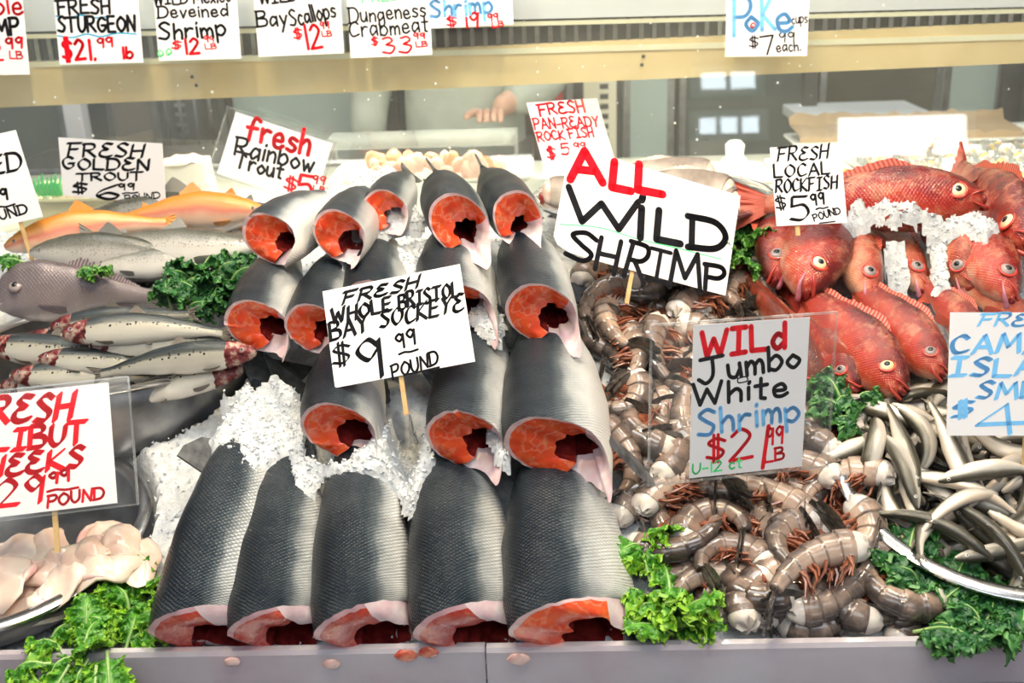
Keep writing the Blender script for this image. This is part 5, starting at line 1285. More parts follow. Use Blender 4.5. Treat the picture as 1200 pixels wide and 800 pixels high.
def sign(name, label, quad, lines, anchor, lean=16, yaw=0, sleeve=None, stick=None, cat='sign', group='hand lettered price signs', normal=None, curl=0.0, seed=1, cut=None):
    """quad TL,TR,BR,BL pixels; anchor = a point of its plane; lean back in degrees"""
    rng = random.Random(seed)
    if normal is None:                                     # the tilt and turn that make the card a true rectangle
        best = None
        for ln_ in range(6, 46, 2):
            for yw in range(-30, 31, 2):
                nn = Vector((math.sin(R(yw)) * math.cos(R(ln_)), -math.cos(R(yw)) * math.cos(R(ln_)), math.sin(R(ln_))))
                a, b, c, d = [at_plane(px, py, anchor, nn) for px, py in quad]; w1, w2, h1, h2 = b - a, c - d, a - d, b - c
                W_, H_ = (w1.length + w2.length) / 2, (h1.length + h2.length) / 2
                cost = 4 * (((w1 + w2).dot(h1 + h2)) / (4 * W_ * H_)) ** 2 + ((w1.length - w2.length) / W_) ** 2 + ((h1.length - h2.length) / H_) ** 2 + .012 * ((yw / 30) ** 2 + ((ln_ - lean) / 20) ** 2)
                if best is None or cost < best[0]: best = (cost, nn)
        normal = best[1]
    n = normal or Vector((math.sin(R(yaw)) * math.cos(R(lean)), -math.cos(R(yaw)) * math.cos(R(lean)), math.sin(R(lean))))
    q = [at_plane(px, py, anchor, n) for px, py in quad]
    ex = ((q[1] - q[0]) + (q[2] - q[3])); ey = ((q[0] - q[3]) + (q[1] - q[2]))
    W, H = ex.length / 2, ey.length / 2
    ex.normalize(); nz = ex.cross(ey).normalized(); ey = nz.cross(ex); c = sum(q, Vector()) / 4
    o = c - ex * W / 2 - ey * H / 2
    mtx = Matrix(((ex.x, ey.x, nz.x, o.x), (ex.y, ey.y, nz.y, o.y), (ex.z, ey.z, nz.z, o.z), (0, 0, 0, 1)))
    t = thing(name, label, cat, mat=mtx, group=group)
    g = G(); bx = 0.006
    out = [(0, 0), (W, 0), (W, H), (0, H)] if cut is None else [(a * W, b * H) for a, b in cut]
    b = len(g.v); N_ = len(out)
    for zz in (0.0, 0.001):
        for p in out: g.v.append((p[0], p[1], zz))
    g.face([N_ + i for i in range(N_)]); g.face([i for i in reversed(range(N_))])
    for i in range(N_): g.face([i, (i + 1) % N_, N_ + (i + 1) % N_, N_ + i])
    part('card', g, M_PAPER, t, False)
    gs = {}; q0 = (sum(p[0] for p in quad) / 4, sum(p[1] for p in quad) / 4)
    for ln in lines:
        if ln[0] == 'pl':                                  # ('pl', [(px,py)...], col, th px)
            pp = [at_plane(a, b_, anchor, n) - o for a, b_ in ln[1]]; pp = [Vector((p.dot(ex), p.dot(ey), 0)) for p in pp]; k_ = (at_plane(q0[0], q0[1] - 10, anchor, n) - at_plane(*q0, anchor, n)).length / 10
            g = gs.setdefault(ln[2], G()); stroke(g, [(p.x, p.y) for p in catmull(pp, 30)], ln[3] * k_, 0.00105)
        elif ln[0] == 'px':                                # ('px', text, x0, y0, x1, y1, h px, col, th px)
            a, b_, u_ = at_plane(ln[2], ln[3], anchor, n) - o, at_plane(ln[4], ln[5], anchor, n) - o, at_plane(ln[2], ln[3] - ln[6], anchor, n) - o
            k_ = (u_ - a).length / ln[6]; kw = ln[9] if len(ln) > 9 else {}
            write(gs, W, H, ln[1], a.dot(ex) / W, 1 - a.dot(ey) / H, b_.dot(ex) / W, 1 - b_.dot(ey) / H, ln[6] * k_ / H, ln[7], ln[8] * k_ / H, rng=rng, **kw)
        elif ln[0] == 'line':                                # ('line', [(x,y)...], col, th)
            g = gs.setdefault(ln[2], G()); stroke(g, [(p.x * W, (1 - p.y) * H) for p in catmull([(a, b_, 0) for a, b_ in ln[1]], 30)], ln[3] * H, 0.00105)
        else:
            kw = ln[8] if len(ln) > 8 else {}
            write(gs, W, H, *ln[:8], rng=rng, **kw)
    nm = {'k': 'black', 'r': 'red', 'b': 'light blue', 'g': 'green', 'c': 'cyan'}
    for k, g in gs.items():
        tag(part('lettering', g, INKM[k], t, False), nm[k] + ' marker lettering')
    if sleeve:                                             # fractions of the card: left, right, bottom, top overhang
        l_, r_, b_, t_ = sleeve; g = G()
        x0, x1, y0, y1 = -l_ * W, W + r_ * W, -b_ * H, H + t_ * H
        for zz in (-0.001, 0.0024):
            b = len(g.v); g.v += [(x0, y0, zz), (x1, y0, zz), (x1, y1, zz), (x0, y1, zz)]; g.face([b, b + 1, b + 2, b + 3])
        g2 = G()
        for (cx, cy, sx_, sy_) in (((x0 + x1) / 2, y0, x1 - x0, 0.002), ((x0 + x1) / 2, y1, x1 - x0, 0.002), (x0, (y0 + y1) / 2, 0.002, y1 - y0), (x1, (y0 + y1) / 2, 0.002, y1 - y0)):
            g2.box((cx, cy, 0.0007), (sx_, sy_, 0.0036))
        s_ = part('plastic_sleeve', g, M_SLEEVE, t, False); tag(s_, 'clear plastic sleeve around the card'); part('seam', g2, M_CUP, s_, False)
    if stick:                                              # x fraction, length below the card
        g = G(); x = stick[0] * W; Ls = stick[1]
        g.box((x, -Ls / 2 + 0.02, -0.0028), (0.006, Ls + 0.04, 0.003)); part('wooden_stick', g, M_WOOD, t, False)
    return t
CH = dict(nib=(R(38), 0.28))
def N_(sl=0.0, an=38, fl=.32): return dict(slant=sl, nib=(R(an), fl))
# on the glass, along the top
def top_sign(label, quad, lines, seed, **kw):
    a = Vector((0, glass_y(1.45) - 0.006, 1.45))
    return sign('price_sign', label, quad, lines, a, normal=GN, group='price signs stuck along the top of the glass', seed=seed, **kw)
def L_(t, x0, y0, x1, y1, h, c, th, kw=None): return ('px', t, x0, y0, x1, y1, h, c, th) + ((kw,) if kw else ())
top_sign('cut-off white sign ending in red ble, at the far left of the top row', [(-62, -38), (28, -40), (30, 87), (-62, 89)],
    [L_('Edible', -48, 17, 27, 16, 21, 'r', 3.4), L_('SHRIMP', -56, 44, 23, 41, 18, 'k', 4), L_('$12', -40, 72, 4, 71, 20, 'r', 3), L_('99', 8, 57, 27, 56, 12, 'r', 3), L_('LB', 12, 69, 27, 69, 8, 'r', 2)], 3)
top_sign('white fresh sturgeon sign with blue underlines and red price of 21.99', [(63, -12), (164, -14), (165, 73), (69, 76)],
    [L_('FRESH', 69, 17, 130, 15, 17, 'k', 3.4), L_('STURGEON', 69, 38, 159, 37, 17, 'k', 3.6), L_('$21.', 75, 71, 112, 69, 24, 'r', 4), L_('99', 115, 56, 133, 55, 11, 'r', 2.6), L_('lb', 145, 68, 156, 68, 13, 'r', 3.4), ('pl', [(66, 19), (80, 21), (95, 18), (112, 21), (134, 18)], 'c', 2), ('pl', [(68, 42), (85, 44), (102, 40), (118, 43), (138, 39), (160, 40)], 'c', 2)], 4)
top_sign('white deveined shrimp sign with red price of 12.99 and green scribble', [(180, -32), (278, -34), (280, 68), (184, 72)],
    [L_('WILD Mexico', 181, 6, 271, 2, 14, 'k', 2.6), L_('Deveined', 186, 22, 267, 18, 14, 'k', 2.6), L_('Shrimp', 187, 46, 265, 42, 19, 'k', 3.4), L_('$', 202, 58, 213, 57, 9, 'r', 2), L_('12', 217, 63, 234, 62, 17, 'r', 3.6), L_('99', 240, 50, 251, 49, 7, 'r', 1.8), L_('LB', 241, 58, 254, 57, 6, 'r', 1.6), L_('@@', 186, 68, 202, 66, 12, 'g', 1.6)], 5)
top_sign('white bay scallops sign with red price of 12.99', [(296, -36), (399, -40), (401, 62), (302, 67)],
    [L_('WILD', 305, 5, 348, 1, 14, 'k', 3), L_('Bay', 302, 32, 337, 30, 18, 'k', 3), L_('Scallops', 341, 31, 394, 20, 19, 'k', 2.8), L_('$', 345, 46, 355, 44, 12, 'r', 2.2), L_('12', 359, 58, 378, 56, 27, 'r', 3.8), L_('99', 376, 34, 386, 33, 8, 'r', 2), L_('LB', 378, 43, 389, 42, 6, 'r', 1.8)], 6)
top_sign('white dungeness crabmeat sign with red price of 33.99', [(406, -30), (503, -34), (505, 64), (410, 68)],
    [L_('FRESH', 425, 3, 478, -1, 9, 'g', 2), L_('Dungeness', 410, 27, 499, 19, 17, 'k', 2.5), L_('Crabmeat', 410, 44, 502, 37, 18, 'k', 2.5), L_('$', 436, 54, 444, 52, 9, 'r', 1.8), L_('33', 449, 63, 482, 62, 18, 'r', 2.6), L_('99', 485, 46, 498, 45, 7, 'r', 2), L_('LB', 488, 55, 501, 54, 6, 'r', 1.8)], 7)
top_sign('small white sign with light blue shrimp lettering and red price of 19.99', [(500, -44), (599, -48), (601, 28), (503, 34)],
    [L_('Prawn', 512, 0, 580, -4, 16, 'r', 3), L_('Shrimp', 505, 20, 577, 15, 20, 'b', 4), L_('$', 524, 31, 536, 30, 12, 'r', 2.2), L_('19', 545, 33, 561, 32, 16, 'r', 3), L_('99', 572, 25, 584, 24, 8, 'r', 2), L_('LB', 577, 32, 590, 31, 6, 'r', 1.6)], 8)
top_sign('white poke cups sign with large light blue lettering', [(851, -26), (950, -28), (945, 66), (851, 66)],
    [L_('P', 860, 42, 880, 41, 46, 'b', 5), L_('o', 874, 38, 889, 37, 28, 'b', 5), L_('K', 893, 37, 908, 36, 40, 'b', 5), L_('e', 911, 38, 929, 36, 34, 'b', 5), L_('@', 880, 35, 886, 34, 9, 'r', 1.6), L_('cups', 928, 28, 946, 26, 11, 'k', 1.5), L_('$', 878, 56, 889, 55, 13, 'k', 1.8), L_('7', 893, 64, 908, 62, 22, 'k', 2.4), L_('99', 913, 50, 931, 49, 11, 'k', 1.8), L_('each.', 910, 61, 938, 59, 12, 'k', 1.8)], 9)
# in the ice
sign('price_sign', 'cut-off tilted white sign ending in ED with pound below, at the left edge', [(-120, 182), (16, 154), (53, 252), (-88, 287)],
    [L_('SMOKED', -92, 216, 26, 198, 20, 'k', 4, N_(.05)), L_('$5', -70, 256, -28, 248, 34, 'k', 4, CH), L_('99', -8, 236, 10, 233, 12, 'k', 3), L_('~', -8, 246, 18, 241, 8, 'k', 2.4), L_('POUND', -22, 264, 33, 249, 11, 'k', 2.4)], at_y(10, 250, 0.66), stick=(0.80, 0.09), seed=11)
sign('price_sign', 'white fresh golden trout sign standing over the orange trout', [(65, 160), (187, 169), (198, 238), (78, 230)],
    [L_('FRεSH', 80, 183, 168, 184, 15, 'k', 4, N_(.3, 30)), L_('GOLDεN', 74, 198, 175, 199, 13, 'k', 4, N_(.15, 30)), L_('TROUT', 91, 212, 168, 211, 9, 'k', 3.4, N_(.1, 30)), L_('$', 86, 227, 104, 226, 12, 'k', 3.4, CH), L_('6', 112, 233, 140, 233, 16, 'k', 4, CH), L_('99', 140, 222, 158, 222, 7, 'k', 2.4), L_('~', 144, 227, 162, 226, 4, 'k', 1.8), L_('POUND', 147, 236, 188, 232, 7, 'k', 1.8, dict(slant=.2))], at_y(130, 232, 0.84), stick=(0.5, 0.06), seed=12)
sign('price_sign', 'white fresh rainbow trout sign tilted in a clear sleeve, red price of 5.99', [(273, 128), (395, 172), (362, 236), (258, 206)],
    [L_('fresh', 287, 163, 361, 181, 27, 'r', 5), L_('Rainbow', 275, 181, 366, 202, 21, 'k', 3.4), L_('Trout', 275, 196, 330, 209, 17, 'k', 3.4), L_('$', 333, 221, 347, 224, 15, 'r', 2.6), L_('5', 346, 231, 364, 234, 29, 'r', 4.2), L_('99', 366, 214, 380, 217, 9, 'r', 2.2), L_('LB', 367, 223, 380, 226, 6, 'r', 1.6)], at_y(325, 225, 0.86), sleeve=(.09, .03, .03, .04), seed=13)
sign('price_sign', 'white pan-ready rockfish sign in red lettering behind the big shrimp sign', [(615, 120), (700, 116), (722, 196), (642, 206)],
    [L_('FRεSH', 633, 136, 686, 131, 13, 'r', 2.8), L_('PAN-RεADY', 627, 152, 702, 148, 12, 'r', 2.4), L_('ROCK FISH', 631, 166, 696, 160, 11, 'r', 2.4), L_('$', 642, 187, 652, 186, 14, 'r', 2.4), L_('5', 658, 181, 668, 180, 12, 'r', 2.4), L_('99', 673, 176, 687, 175, 8, 'r', 2)], at_y(670, 190, 0.93), seed=14)
sign('price_sign', 'large white all wild shrimp sign tilted above the shrimp', [(667, 173), (867, 227), (850, 349), (647, 289)],
    [L_('A', 668, 212, 706, 216, 34, 'r', 10), L_('L', 716, 219, 739, 223, 33, 'r', 10), L_('L', 746, 224, 776, 229, 29, 'r', 10), L_('W', 664, 258, 746, 275, 38, 'k', 8), L_('ı', 745, 279, 752, 280, 50, 'k', 9), L_('L', 768, 280, 797, 285, 33, 'k', 9), L_('D', 810, 291, 850, 297, 34, 'k', 8),
     L_('S', 662, 300, 694, 310, 34, 'k', 6), L_('H', 697, 315, 722, 322, 38, 'k', 6), L_('R', 731, 323, 754, 331, 40, 'k', 6), L_('I', 757, 327, 781, 333, 35, 'k', 5), L_('M', 784, 338, 820, 344, 41, 'k', 6), L_('P', 826, 337, 848, 341, 30, 'k', 6),
     ('pl', [(656, 263), (703, 267), (750, 281), (794, 291), (845, 304)], 'g', 1.5)], at(740, 345, 0.10), lean=20, stick=(0.46, 0.05), seed=15, cut=[(.0, .12), (.03, .05), (.10, .01), (.2, 0), (1, 0), (1, 1), (0, 1)])
sign('price_sign', 'white fresh local rockfish sign standing before the large red rockfish', [(902, 172), (984, 171), (993, 260), (910, 266)],
    [L_('FRεSH', 911, 189, 970, 186, 16, 'k', 3, N_(.2)), L_('LOCAL', 907, 209, 972, 204, 15, 'k', 3, N_(.1)), L_('ROCKFISH', 909, 226, 981, 221, 15, 'k', 3, N_(.1)), L_('$', 910, 245, 922, 243, 15, 'k', 2.2), L_('5', 926, 258, 948, 257, 27, 'k', 4, CH), L_('99', 951, 241, 966, 239, 13, 'k', 2.6), L_('~', 956, 246, 970, 244, 5, 'k', 2), L_('POUND', 954, 259, 985, 250, 8, 'k', 1.8), L_('_', 960, 262, 978, 260, 4, 'k', 1.6)], at(950, 262, 0.17), lean=20, stick=(0.3, 0.015), seed=16)
sign('price_sign', 'white whole sockeye sign planted among the salmon', [(379, 342), (538, 309), (558, 424), (392, 454)],
    [L_('FRεSH', 402, 357, 490, 337, 13, 'k', 4.2, N_(.4)), L_('WHOLE', 390, 380, 459, 364, 16, 'k', 4.4, N_(.1)), L_('BRISTOL', 468, 363, 538, 347, 17, 'k', 4, N_(.1)), L_('BAY', 388, 399, 432, 388, 20, 'k', 4.4, N_(.1)), L_('SOCKEYε', 446, 385, 543, 364, 20, 'k', 4.2, N_(.2)),
     L_('$', 391, 430, 412, 425, 24, 'k', 3.6, CH), L_('9', 424, 446, 452, 440, 48, 'k', 6, CH), L_('99', 466, 408, 488, 403, 17, 'k', 3), L_('~', 468, 416, 490, 411, 6, 'k', 2.6), L_('POUND', 461, 445, 514, 425, 15, 'k', 2.8, dict(slant=.2)), L_('_', 474, 440, 515, 431, 5, 'k', 2.4)], at(478, 452, 0.17), lean=28, stick=(0.47, 0.05), seed=17)
sign('price_sign', 'white jumbo white shrimp sign in a clear sleeve above the shrimp pile', [(814, 383), (949, 369), (939, 548), (806, 558)],
    [L_('WILd', 822, 418, 919, 406, 30, 'r', 6.5), L_('Jumbo', 818, 451, 937, 428, 27, 'k', 4.8), L_('White', 813, 476, 922, 462, 24, 'k', 4.8), L_('Shrimp', 818, 510, 936, 491, 29, 'b', 4.8), L_('$', 828, 540, 849, 537, 28, 'r', 4), L_('2', 855, 541, 881, 537, 34, 'r', 4.4), L_('1', 890, 549, 893, 549, 48, 'r', 5), L_('99', 898, 522, 917, 519, 19, 'r', 3), L_('LB', 896, 541, 918, 537, 15, 'r', 3), L_('U-12 ct', 811, 555, 869, 547, 12, 'g', 2.2),
     ('pl', [(864, 443), (874, 441), (875, 446), (865, 448), (864, 443)], 'k', 1.6)], at(880, 556, 0.10), lean=24, sleeve=(.35, .24, .02, .02), seed=18)
sign('price_sign', 'white island smelt sign in light blue lettering at the right edge', [(1115, 366), (1272, 366), (1266, 510), (1107, 510)],
    [L_('FRεSH', 1146, 382, 1238, 381, 14, 'b', 4, N_(.4, 30)), L_('CAMANO', 1113, 414, 1274, 412, 22, 'b', 6, N_(.15, 30)), L_('ISLAND', 1113, 441, 1270, 438, 21, 'b', 6, N_(.15, 30)), L_('SMELT', 1144, 467, 1262, 464, 20, 'b', 5.4, N_(.15, 30)), L_('$', 1115, 490, 1140, 484, 17, 'b', 5.5, N_(.3, 30)), L_('4', 1145, 510, 1202, 509, 37, 'b', 6, CH), L_('99', 1214, 488, 1240, 487, 18, 'b', 5, CH)], at(1180, 512, 0.12), lean=22, stick=(0.6, 0.05), seed=19)
sign('price_sign', 'white halibut cheeks sign in red lettering and clear sleeve above the pale cheeks', [(-58, 466), (128, 450), (137, 587), (-50, 614)],
    [L_('FRεSH', -36, 500, 84, 490, 29, 'r', 8, N_(.2, 40, .3)), L_('HALIBUT', -56, 533, 100, 518, 25, 'r', 7, N_(.15, 40, .3)), L_('CHεεKS', -40, 562, 96, 547, 23, 'r', 7, N_(.15, 40, .3)), L_('$', -34, 598, -12, 595, 26, 'r', 5), L_('29', -2, 592, 50, 588, 30, 'r', 6.5, CH), L_('99', 58, 566, 82, 563, 13, 'r', 3.8), L_('~', 56, 577, 92, 573, 7, 'r', 3), L_('POUND', 56, 594, 122, 583, 14, 'r', 3.2, dict(slant=.15))], at(55, 605, 0.12), lean=22, sleeve=(.0, .13, .03, .03), stick=(0.6, 0.05), seed=20)
# ================================================================== inside the glass case
DZ = 1.105                                                    # top of the case deck
def tray(label, x0, x1, y0, y1, hgt, mt, cat='tray', name='tray', grp=None, z=DZ, rim=.012):
    t = thing(name, label, cat, ((x0 + x1) / 2, (y0 + y1) / 2, z), grp); w, d = (x1 - x0) / 2, (y1 - y0) / 2; g = G(); rr = []
    def rect(a, b, zz, r=.02):
        pts = []
        for cx, cy, st in ((1, 1, 0), (-1, 1, 90), (-1, -1, 180), (1, -1, 270)):
            for q in range(5): an = R(st + q * 22.5); pts.append(Vector((cx * (a - r) + r * math.cos(an), cy * (b - r) + r * math.sin(an), zz)))
        return pts
    g.loft([rect(w * .9, d * .9, .001), rect(w * .93, d * .93, hgt * .5), rect(w * .96, d * .96, hgt), rect(w * .96 + rim, d * .96 + rim, hgt + .001), rect(w * .96 + rim, d * .96 + rim, hgt - .004)], True, cap0=True, flip=True)
    g.loft([rect(w * .89, d * .89, .004), rect(w * .945, d * .945, hgt - .001), rect(w * .96, d * .96, hgt)], True, cap0=True)
    part('tray_body', g, mt, t); return t
M_TRAY = pm('white_tray', (0.84, 0.83, 0.78), (0.80, 0.79, 0.73), 6, .3)
M_FOODP = pm('pink_fillet_meat', (0.80, 0.42, 0.32), (0.86, 0.62, 0.52), 30, .3, bump=.3, coat=.3)
M_FOODO = pm('orange_fillet_meat', (0.82, 0.30, 0.12), (0.84, 0.46, 0.26), 30, .3, bump=.3, coat=.3)
M_YEL = pm('yellow_mango', (0.86, 0.62, 0.04), (0.82, 0.50, 0.03), 40, .35)
M_GRN = pm('green_onion', (0.30, 0.42, 0.08), (0.18, 0.34, 0.05), 40, .4)
M_RICE = pm('pale_seafood', (0.82, 0.70, 0.56), (0.84, 0.80, 0.68), 40, .4)
M_BRNP = pm('brown_pink_seafood', (0.46, 0.22, 0.16), (0.60, 0.36, 0.26), 40, .35)
M_GPL = pm('green_plastic', (0.02, 0.45, 0.10), (0.05, 0.58, 0.16), 20, .3)
def X(px, py, y): return at_y(px, py, y).x
def lumps(pos, n, sx, sy, z0, r0, r1, mats, seed, t, nm):
    rs = random.Random(seed); gs = [G() for _ in mats]
    for k in range(n):
        x, y = rs.uniform(-sx, sx), rs.uniform(-sy, sy); r = rs.uniform(r0, r1); e = Euler((rs.random() * 6, rs.random() * 6, rs.random() * 6)).to_matrix()
        gs[k % len(mats)].ball((x, y, z0 + rs.uniform(0, r) + .018 * (1 - (x / sx) ** 2 * .6 - (y / sy) ** 2 * .4)), r, 8, 5, (1, rs.uniform(.6, .9), rs.uniform(.5, .9)), e)
    for g, mt in zip(gs, mats): tag(part(nm, g, mt, t), kind='stuff')
# left: cream tub with a package, green tag
t = tray('cream tub behind the golden trout sign at the left', X(20, 200, 1.10), X(160, 200, 1.10), 1.03, 1.20, .075, pm('cream_tub', (.80, .72, .48), (.76, .66, .42), 5, .4), 'tub', 'tub')
lumps(None, 40, .06, .05, .045, .012, .02, (M_RICE, M_FOODP), 3, t, 'seafood')
g = G()
for k in range(7): g.tube([Vector((-.022 + .007 * k, 0, 0)), Vector((-.028 + .008 * k, -.004, .018)), Vector((-.03 + .009 * k, .004, .036 + .004 * (k % 3)))], [.004, .005, .001], 6)
o = part('plastic_grass', g, M_GPL); o.location = (X(55, 200, 1.06), 1.06, DZ + .075); tag(o, 'bright green plastic grass divider standing in the cream tub', 'divider')
def sack(label, px0, px1, y, h_, mt1, mt2, name, cat):
    x0, x1 = X(px0, 200, y), X(px1, 200, y); t = thing(name, label, cat, ((x0 + x1) / 2, y, DZ)); w = (x1 - x0) / 2; g = G(); rr = []
    for i in range(13):
        u = i / 12; zz = h_ * u; rr.append([Vector((w * (1 - .12 * u) * (abs(math.cos(a)) ** .5) * math.copysign(1, math.cos(a)) * (1 + .05 * noise.noise(Vector((u * 4, a, 2)))), .06 * (abs(math.sin(a)) ** .6) * math.copysign(1, math.sin(a)) * (1 - .4 * u), zz)) for a in [2 * PI * q / 28 for q in range(28)]])
    g.loft(rr, True, True, True); part('wrapped_block', g, mt1, t)
    g = G(); 
    rr = [[Vector((w * .92 * s * math.cos(a), .045 * s * math.sin(a), h_ + .012 * (1 - s * s) + .012 * s * noise.noise(Vector((a * 2, s * 3, 5))))) for a in [2 * PI * q / 24 for q in range(24)]] for s in (1, .7, .4, .05)]
    g.loft(rr, True, cap1=True); part('fish_fillet', g, mt2, t); return t
sack('white wrapped block with a pale pink fillet on top, between the two trout signs', 186, 250, 1.12, .125, pm('white_wrap', (.86, .80, .74), (.88, .85, .80), 10, .35), pm('pale_pink_fillet', (.80, .58, .52), (.84, .70, .64), 18, .35, bump=.2), 'wrapped_fillet_block', 'package')
# middle: long clear topped tray with pink and orange meat behind a white cloth
t = tray('long white tray of pink and orange fillets behind the salmon', X(392, 170, 1.16), X(622, 170, 1.16), 1.06, 1.26, .085, M_TRAY)
lumps(None, 46, .13, .07, .07, .016, .026, (M_FOODP, M_FOODP, M_FOODO), 5, t, 'fillet_pieces')
g = G(); x0, x1 = X(380, 150, 1.20), X(606, 150, 1.20)
rr = [[Vector((x, y, DZ + .135 + dz)) for x in (x0, x1)] for y, dz in ((1.10, 0), (1.10, .003), (1.30, .003), (1.30, 0))]
g.box(((x0 + x1) / 2, 1.2, DZ + .142), (x1 - x0, .2, .003))
for sx in (x0 + .003, x1 - .003):
    for sy in (1.105, 1.295): g.box((sx, sy, DZ + .07), (.005, .005, .14))
tag(part('clear_shelf', g, M_CUP, smooth=False), 'clear plastic riser over the tray of fillets', 'riser')
g = G(); x0, x1 = X(405, 200, 1.03), X(650, 200, 1.03); rr = []
for i in range(9):
    q = i / 8; rr.append([Vector((x0 + (x1 - x0) * k / 40, 1.02 + .035 * q + .004 * math.sin(k * .8), DZ + .002 + .080 * q + .003 * noise.noise(Vector((k * .4, q * 3, 1))))) for k in range(41)])
g.loft(rr, False); rr2 = [[p + Vector((0, .004, -.001)) for p in r] for r in rr]; g.loft(rr2, False, flip=True)
tag(part('paper_sheet', g, pm('white_sheet', (.86, .85, .80), (.83, .82, .76), 8, .6)), 'white paper sheet leaning before the fillet tray', 'paper')
g = G(); g.box((0, 0, .012), (.018, .004, .024), bev=.001); o = part('green_tag', g, M_GPL, smooth=False); o.location = (X(466, 178, 1.015), 1.012, DZ + .055); tag(o, 'small green tag on the white sheet behind the salmon', 'tag')
# right of it: two empty white pans
tray('empty white pan behind the big shrimp sign', X(640, 185, 1.14), X(800, 185, 1.14), 1.05, 1.24, .07, M_TRAY, 'pan', 'pan')
tray('white pan behind the dressed rockfish, beside the salad tray', X(806, 185, 1.14), X(898, 185, 1.14), 1.05, 1.24, .065, M_TRAY, 'pan', 'pan')
# salad trays
for (p0, p1, y0, y1, lab, sd) in ((908, 985, 1.18, 1.32, 'small tray of yellow mango seafood salad behind the local rockfish sign', 7), (985, 1042, 1.02, 1.18, 'front tray of yellow seafood salad beside the large red rockfish', 8)):
    ym = (y0 + y1) / 2; a, b = X(p0, 185, ym), X(p1, 185, ym)
    t = tray(lab, a, b, y0, y1, .055, M_TRAY); lumps(None, 110, (b - a) * .42, (y1 - y0) * .40, .04, .006, .011, (M_YEL, M_RICE, M_GRN, M_YEL, M_RICE), sd, t, 'salad')
# cardboard flat of poke cups
cx0, cx1 = X(1030, 200, 1.25), X(1275, 200, 1.25); cy0, cy1 = 1.02, 1.50
t = tray('shallow white flat holding the rows of poke cups', cx0, cx1, cy0, cy1, .018, M_TRAY)
cupg = G(); cupg.lathe([(.001, .001), (.022, .001), (.030, .048), (.032, .050), (.030, .050), (.0285, .047), (.021, .004), (.001, .004)], k=24)
cup_me = cupg.mesh('cup', M_CUP)
def cup_food(seed):
    rs = random.Random(seed); out = []
    for mt, n in ((M_RICE, 12), (M_BRNP, 5), (M_YEL, 4)):
        g = G()
        for _ in range(n):
            a = rs.random() * 6.28; r = .019 * math.sqrt(rs.random()); g.ball((r * math.cos(a), r * math.sin(a), .022 + rs.random() * .02), rs.uniform(.005, .009), 7, 5, (1, .8, .7), Euler((rs.random() * 6, rs.random() * 6, 0)).to_matrix())
        out.append(g.mesh('filling', mt))
    return out
CF = [cup_food(s) for s in (1, 2, 3)]
rows_ = 7; cols_ = 6
for r_ in range(rows_):
    for c in range(cols_):
        x = cx0 + .035 + (cx1 - cx0 - .07) * c / (cols_ - 1); y = cy0 + .035 + (cy1 - cy0 - .07) * r_ / (rows_ - 1)
        rn = ['nearest', 'second', 'third', 'fourth', 'fifth', 'sixth', 'farthest'][r_] + ' row'; cn = ['leftmost', 'second from left', 'third from left', 'third from right', 'second from right', 'rightmost'][c]
        u = thing('poke_cup', 'clear poke cup with pale filling, %s of the %s in the flat' % (cn, rn), 'cup', (x, y, DZ + .005), 'poke cups in the flat')
        link('cup', cup_me, u)
        for m in CF[(r_ * 5 + c * 3) % 3]: tag(link('filling', m, u), kind='stuff')
t = tray('long tray lined with brown paper at the back right of the case', X(925, 150, 1.6), X(1190, 150, 1.6), 1.53, 1.66, .05, M_TRAY)
g = G(); w = (X(1190, 150, 1.6) - X(925, 150, 1.6)) / 2 * .96; rs = random.Random(4); rr = []
for q, (yy, zz) in enumerate(((-.06, .03), (-.064, .06), (-.05, .068), (.05, .075), (.066, .09))):
    rr.append([Vector((-w + 2 * w * k / 30, yy, zz + (.012 * rs.random() if q in (1, 4) else 0))) for k in range(31)])
g.loft(rr, False, flip=True); g.loft([[p - Vector((0, 0, .002)) for p in r] for r in rr], False); part('brown_paper', g, M_KRAFT, t)
tray('white box at the right end of the case', X(1195, 150, 1.6), X(1275, 150, 1.6), 1.53, 1.66, .06, M_TRAY, 'box', 'box')
g = G(); g.lathe([(.001, 0), (.03, 0), (.032, .01), (.026, .03), (.018, .036), (.020, .055), (.012, .062), (.001, .064)], k=20); o = part('white_reflection_dome', g, M_WHITE); o.location = (X(862, 150, 1.42), 1.42, DZ); o.scale = (1.1, 1.1, 1.3); tag(o, 'rounded white reflection built as a jar behind the pans', 'dome')  # solid shape added where the glass only shows a reflection

# ================================================================== the room behind the case
def panel(name, label, px0, px1, y, mt, cat, z0=.0, z1=2.4, dep=.03, ref=110):
    x0, x1 = X(px0, ref, y), X(px1, ref, y); t = thing(name, label, cat, ((x0 + x1) / 2, y, z0)); g = G(); w = x1 - x0; h_ = z1 - z0
    g.box((0, 0, h_ / 2), (w, dep, h_), bev=min(.006, w * .1)); part('sheet', g, mt, t, False)
    g = G()
    for sx in (-1, 1): g.box((sx * (w / 2 - .012), -dep / 2 - .003, h_ / 2), (.02, .006, h_))
    part('edge_frame', g, M_STEELD, t, False); return t
panel('cooler_cabinet', 'dark grey-green cooler panel at the far left behind the glass', -60, 76, 2.5, M_GREYG, 'cabinet')
g = G(); a = at_y(92, 150, 2.3); g.box((a.x, 2.3, 1.2), (.055, .06, 2.4), bev=.004); o = struct('trim_1', g, M_LILAC)
panel('storage_cabinet', 'brown-grey metal cabinet beside the pale column at the left', 124, 186, 2.45, pm('brown_grey_metal', (.13, .11, .10), (.17, .15, .135), 5, .45), 'cabinet')
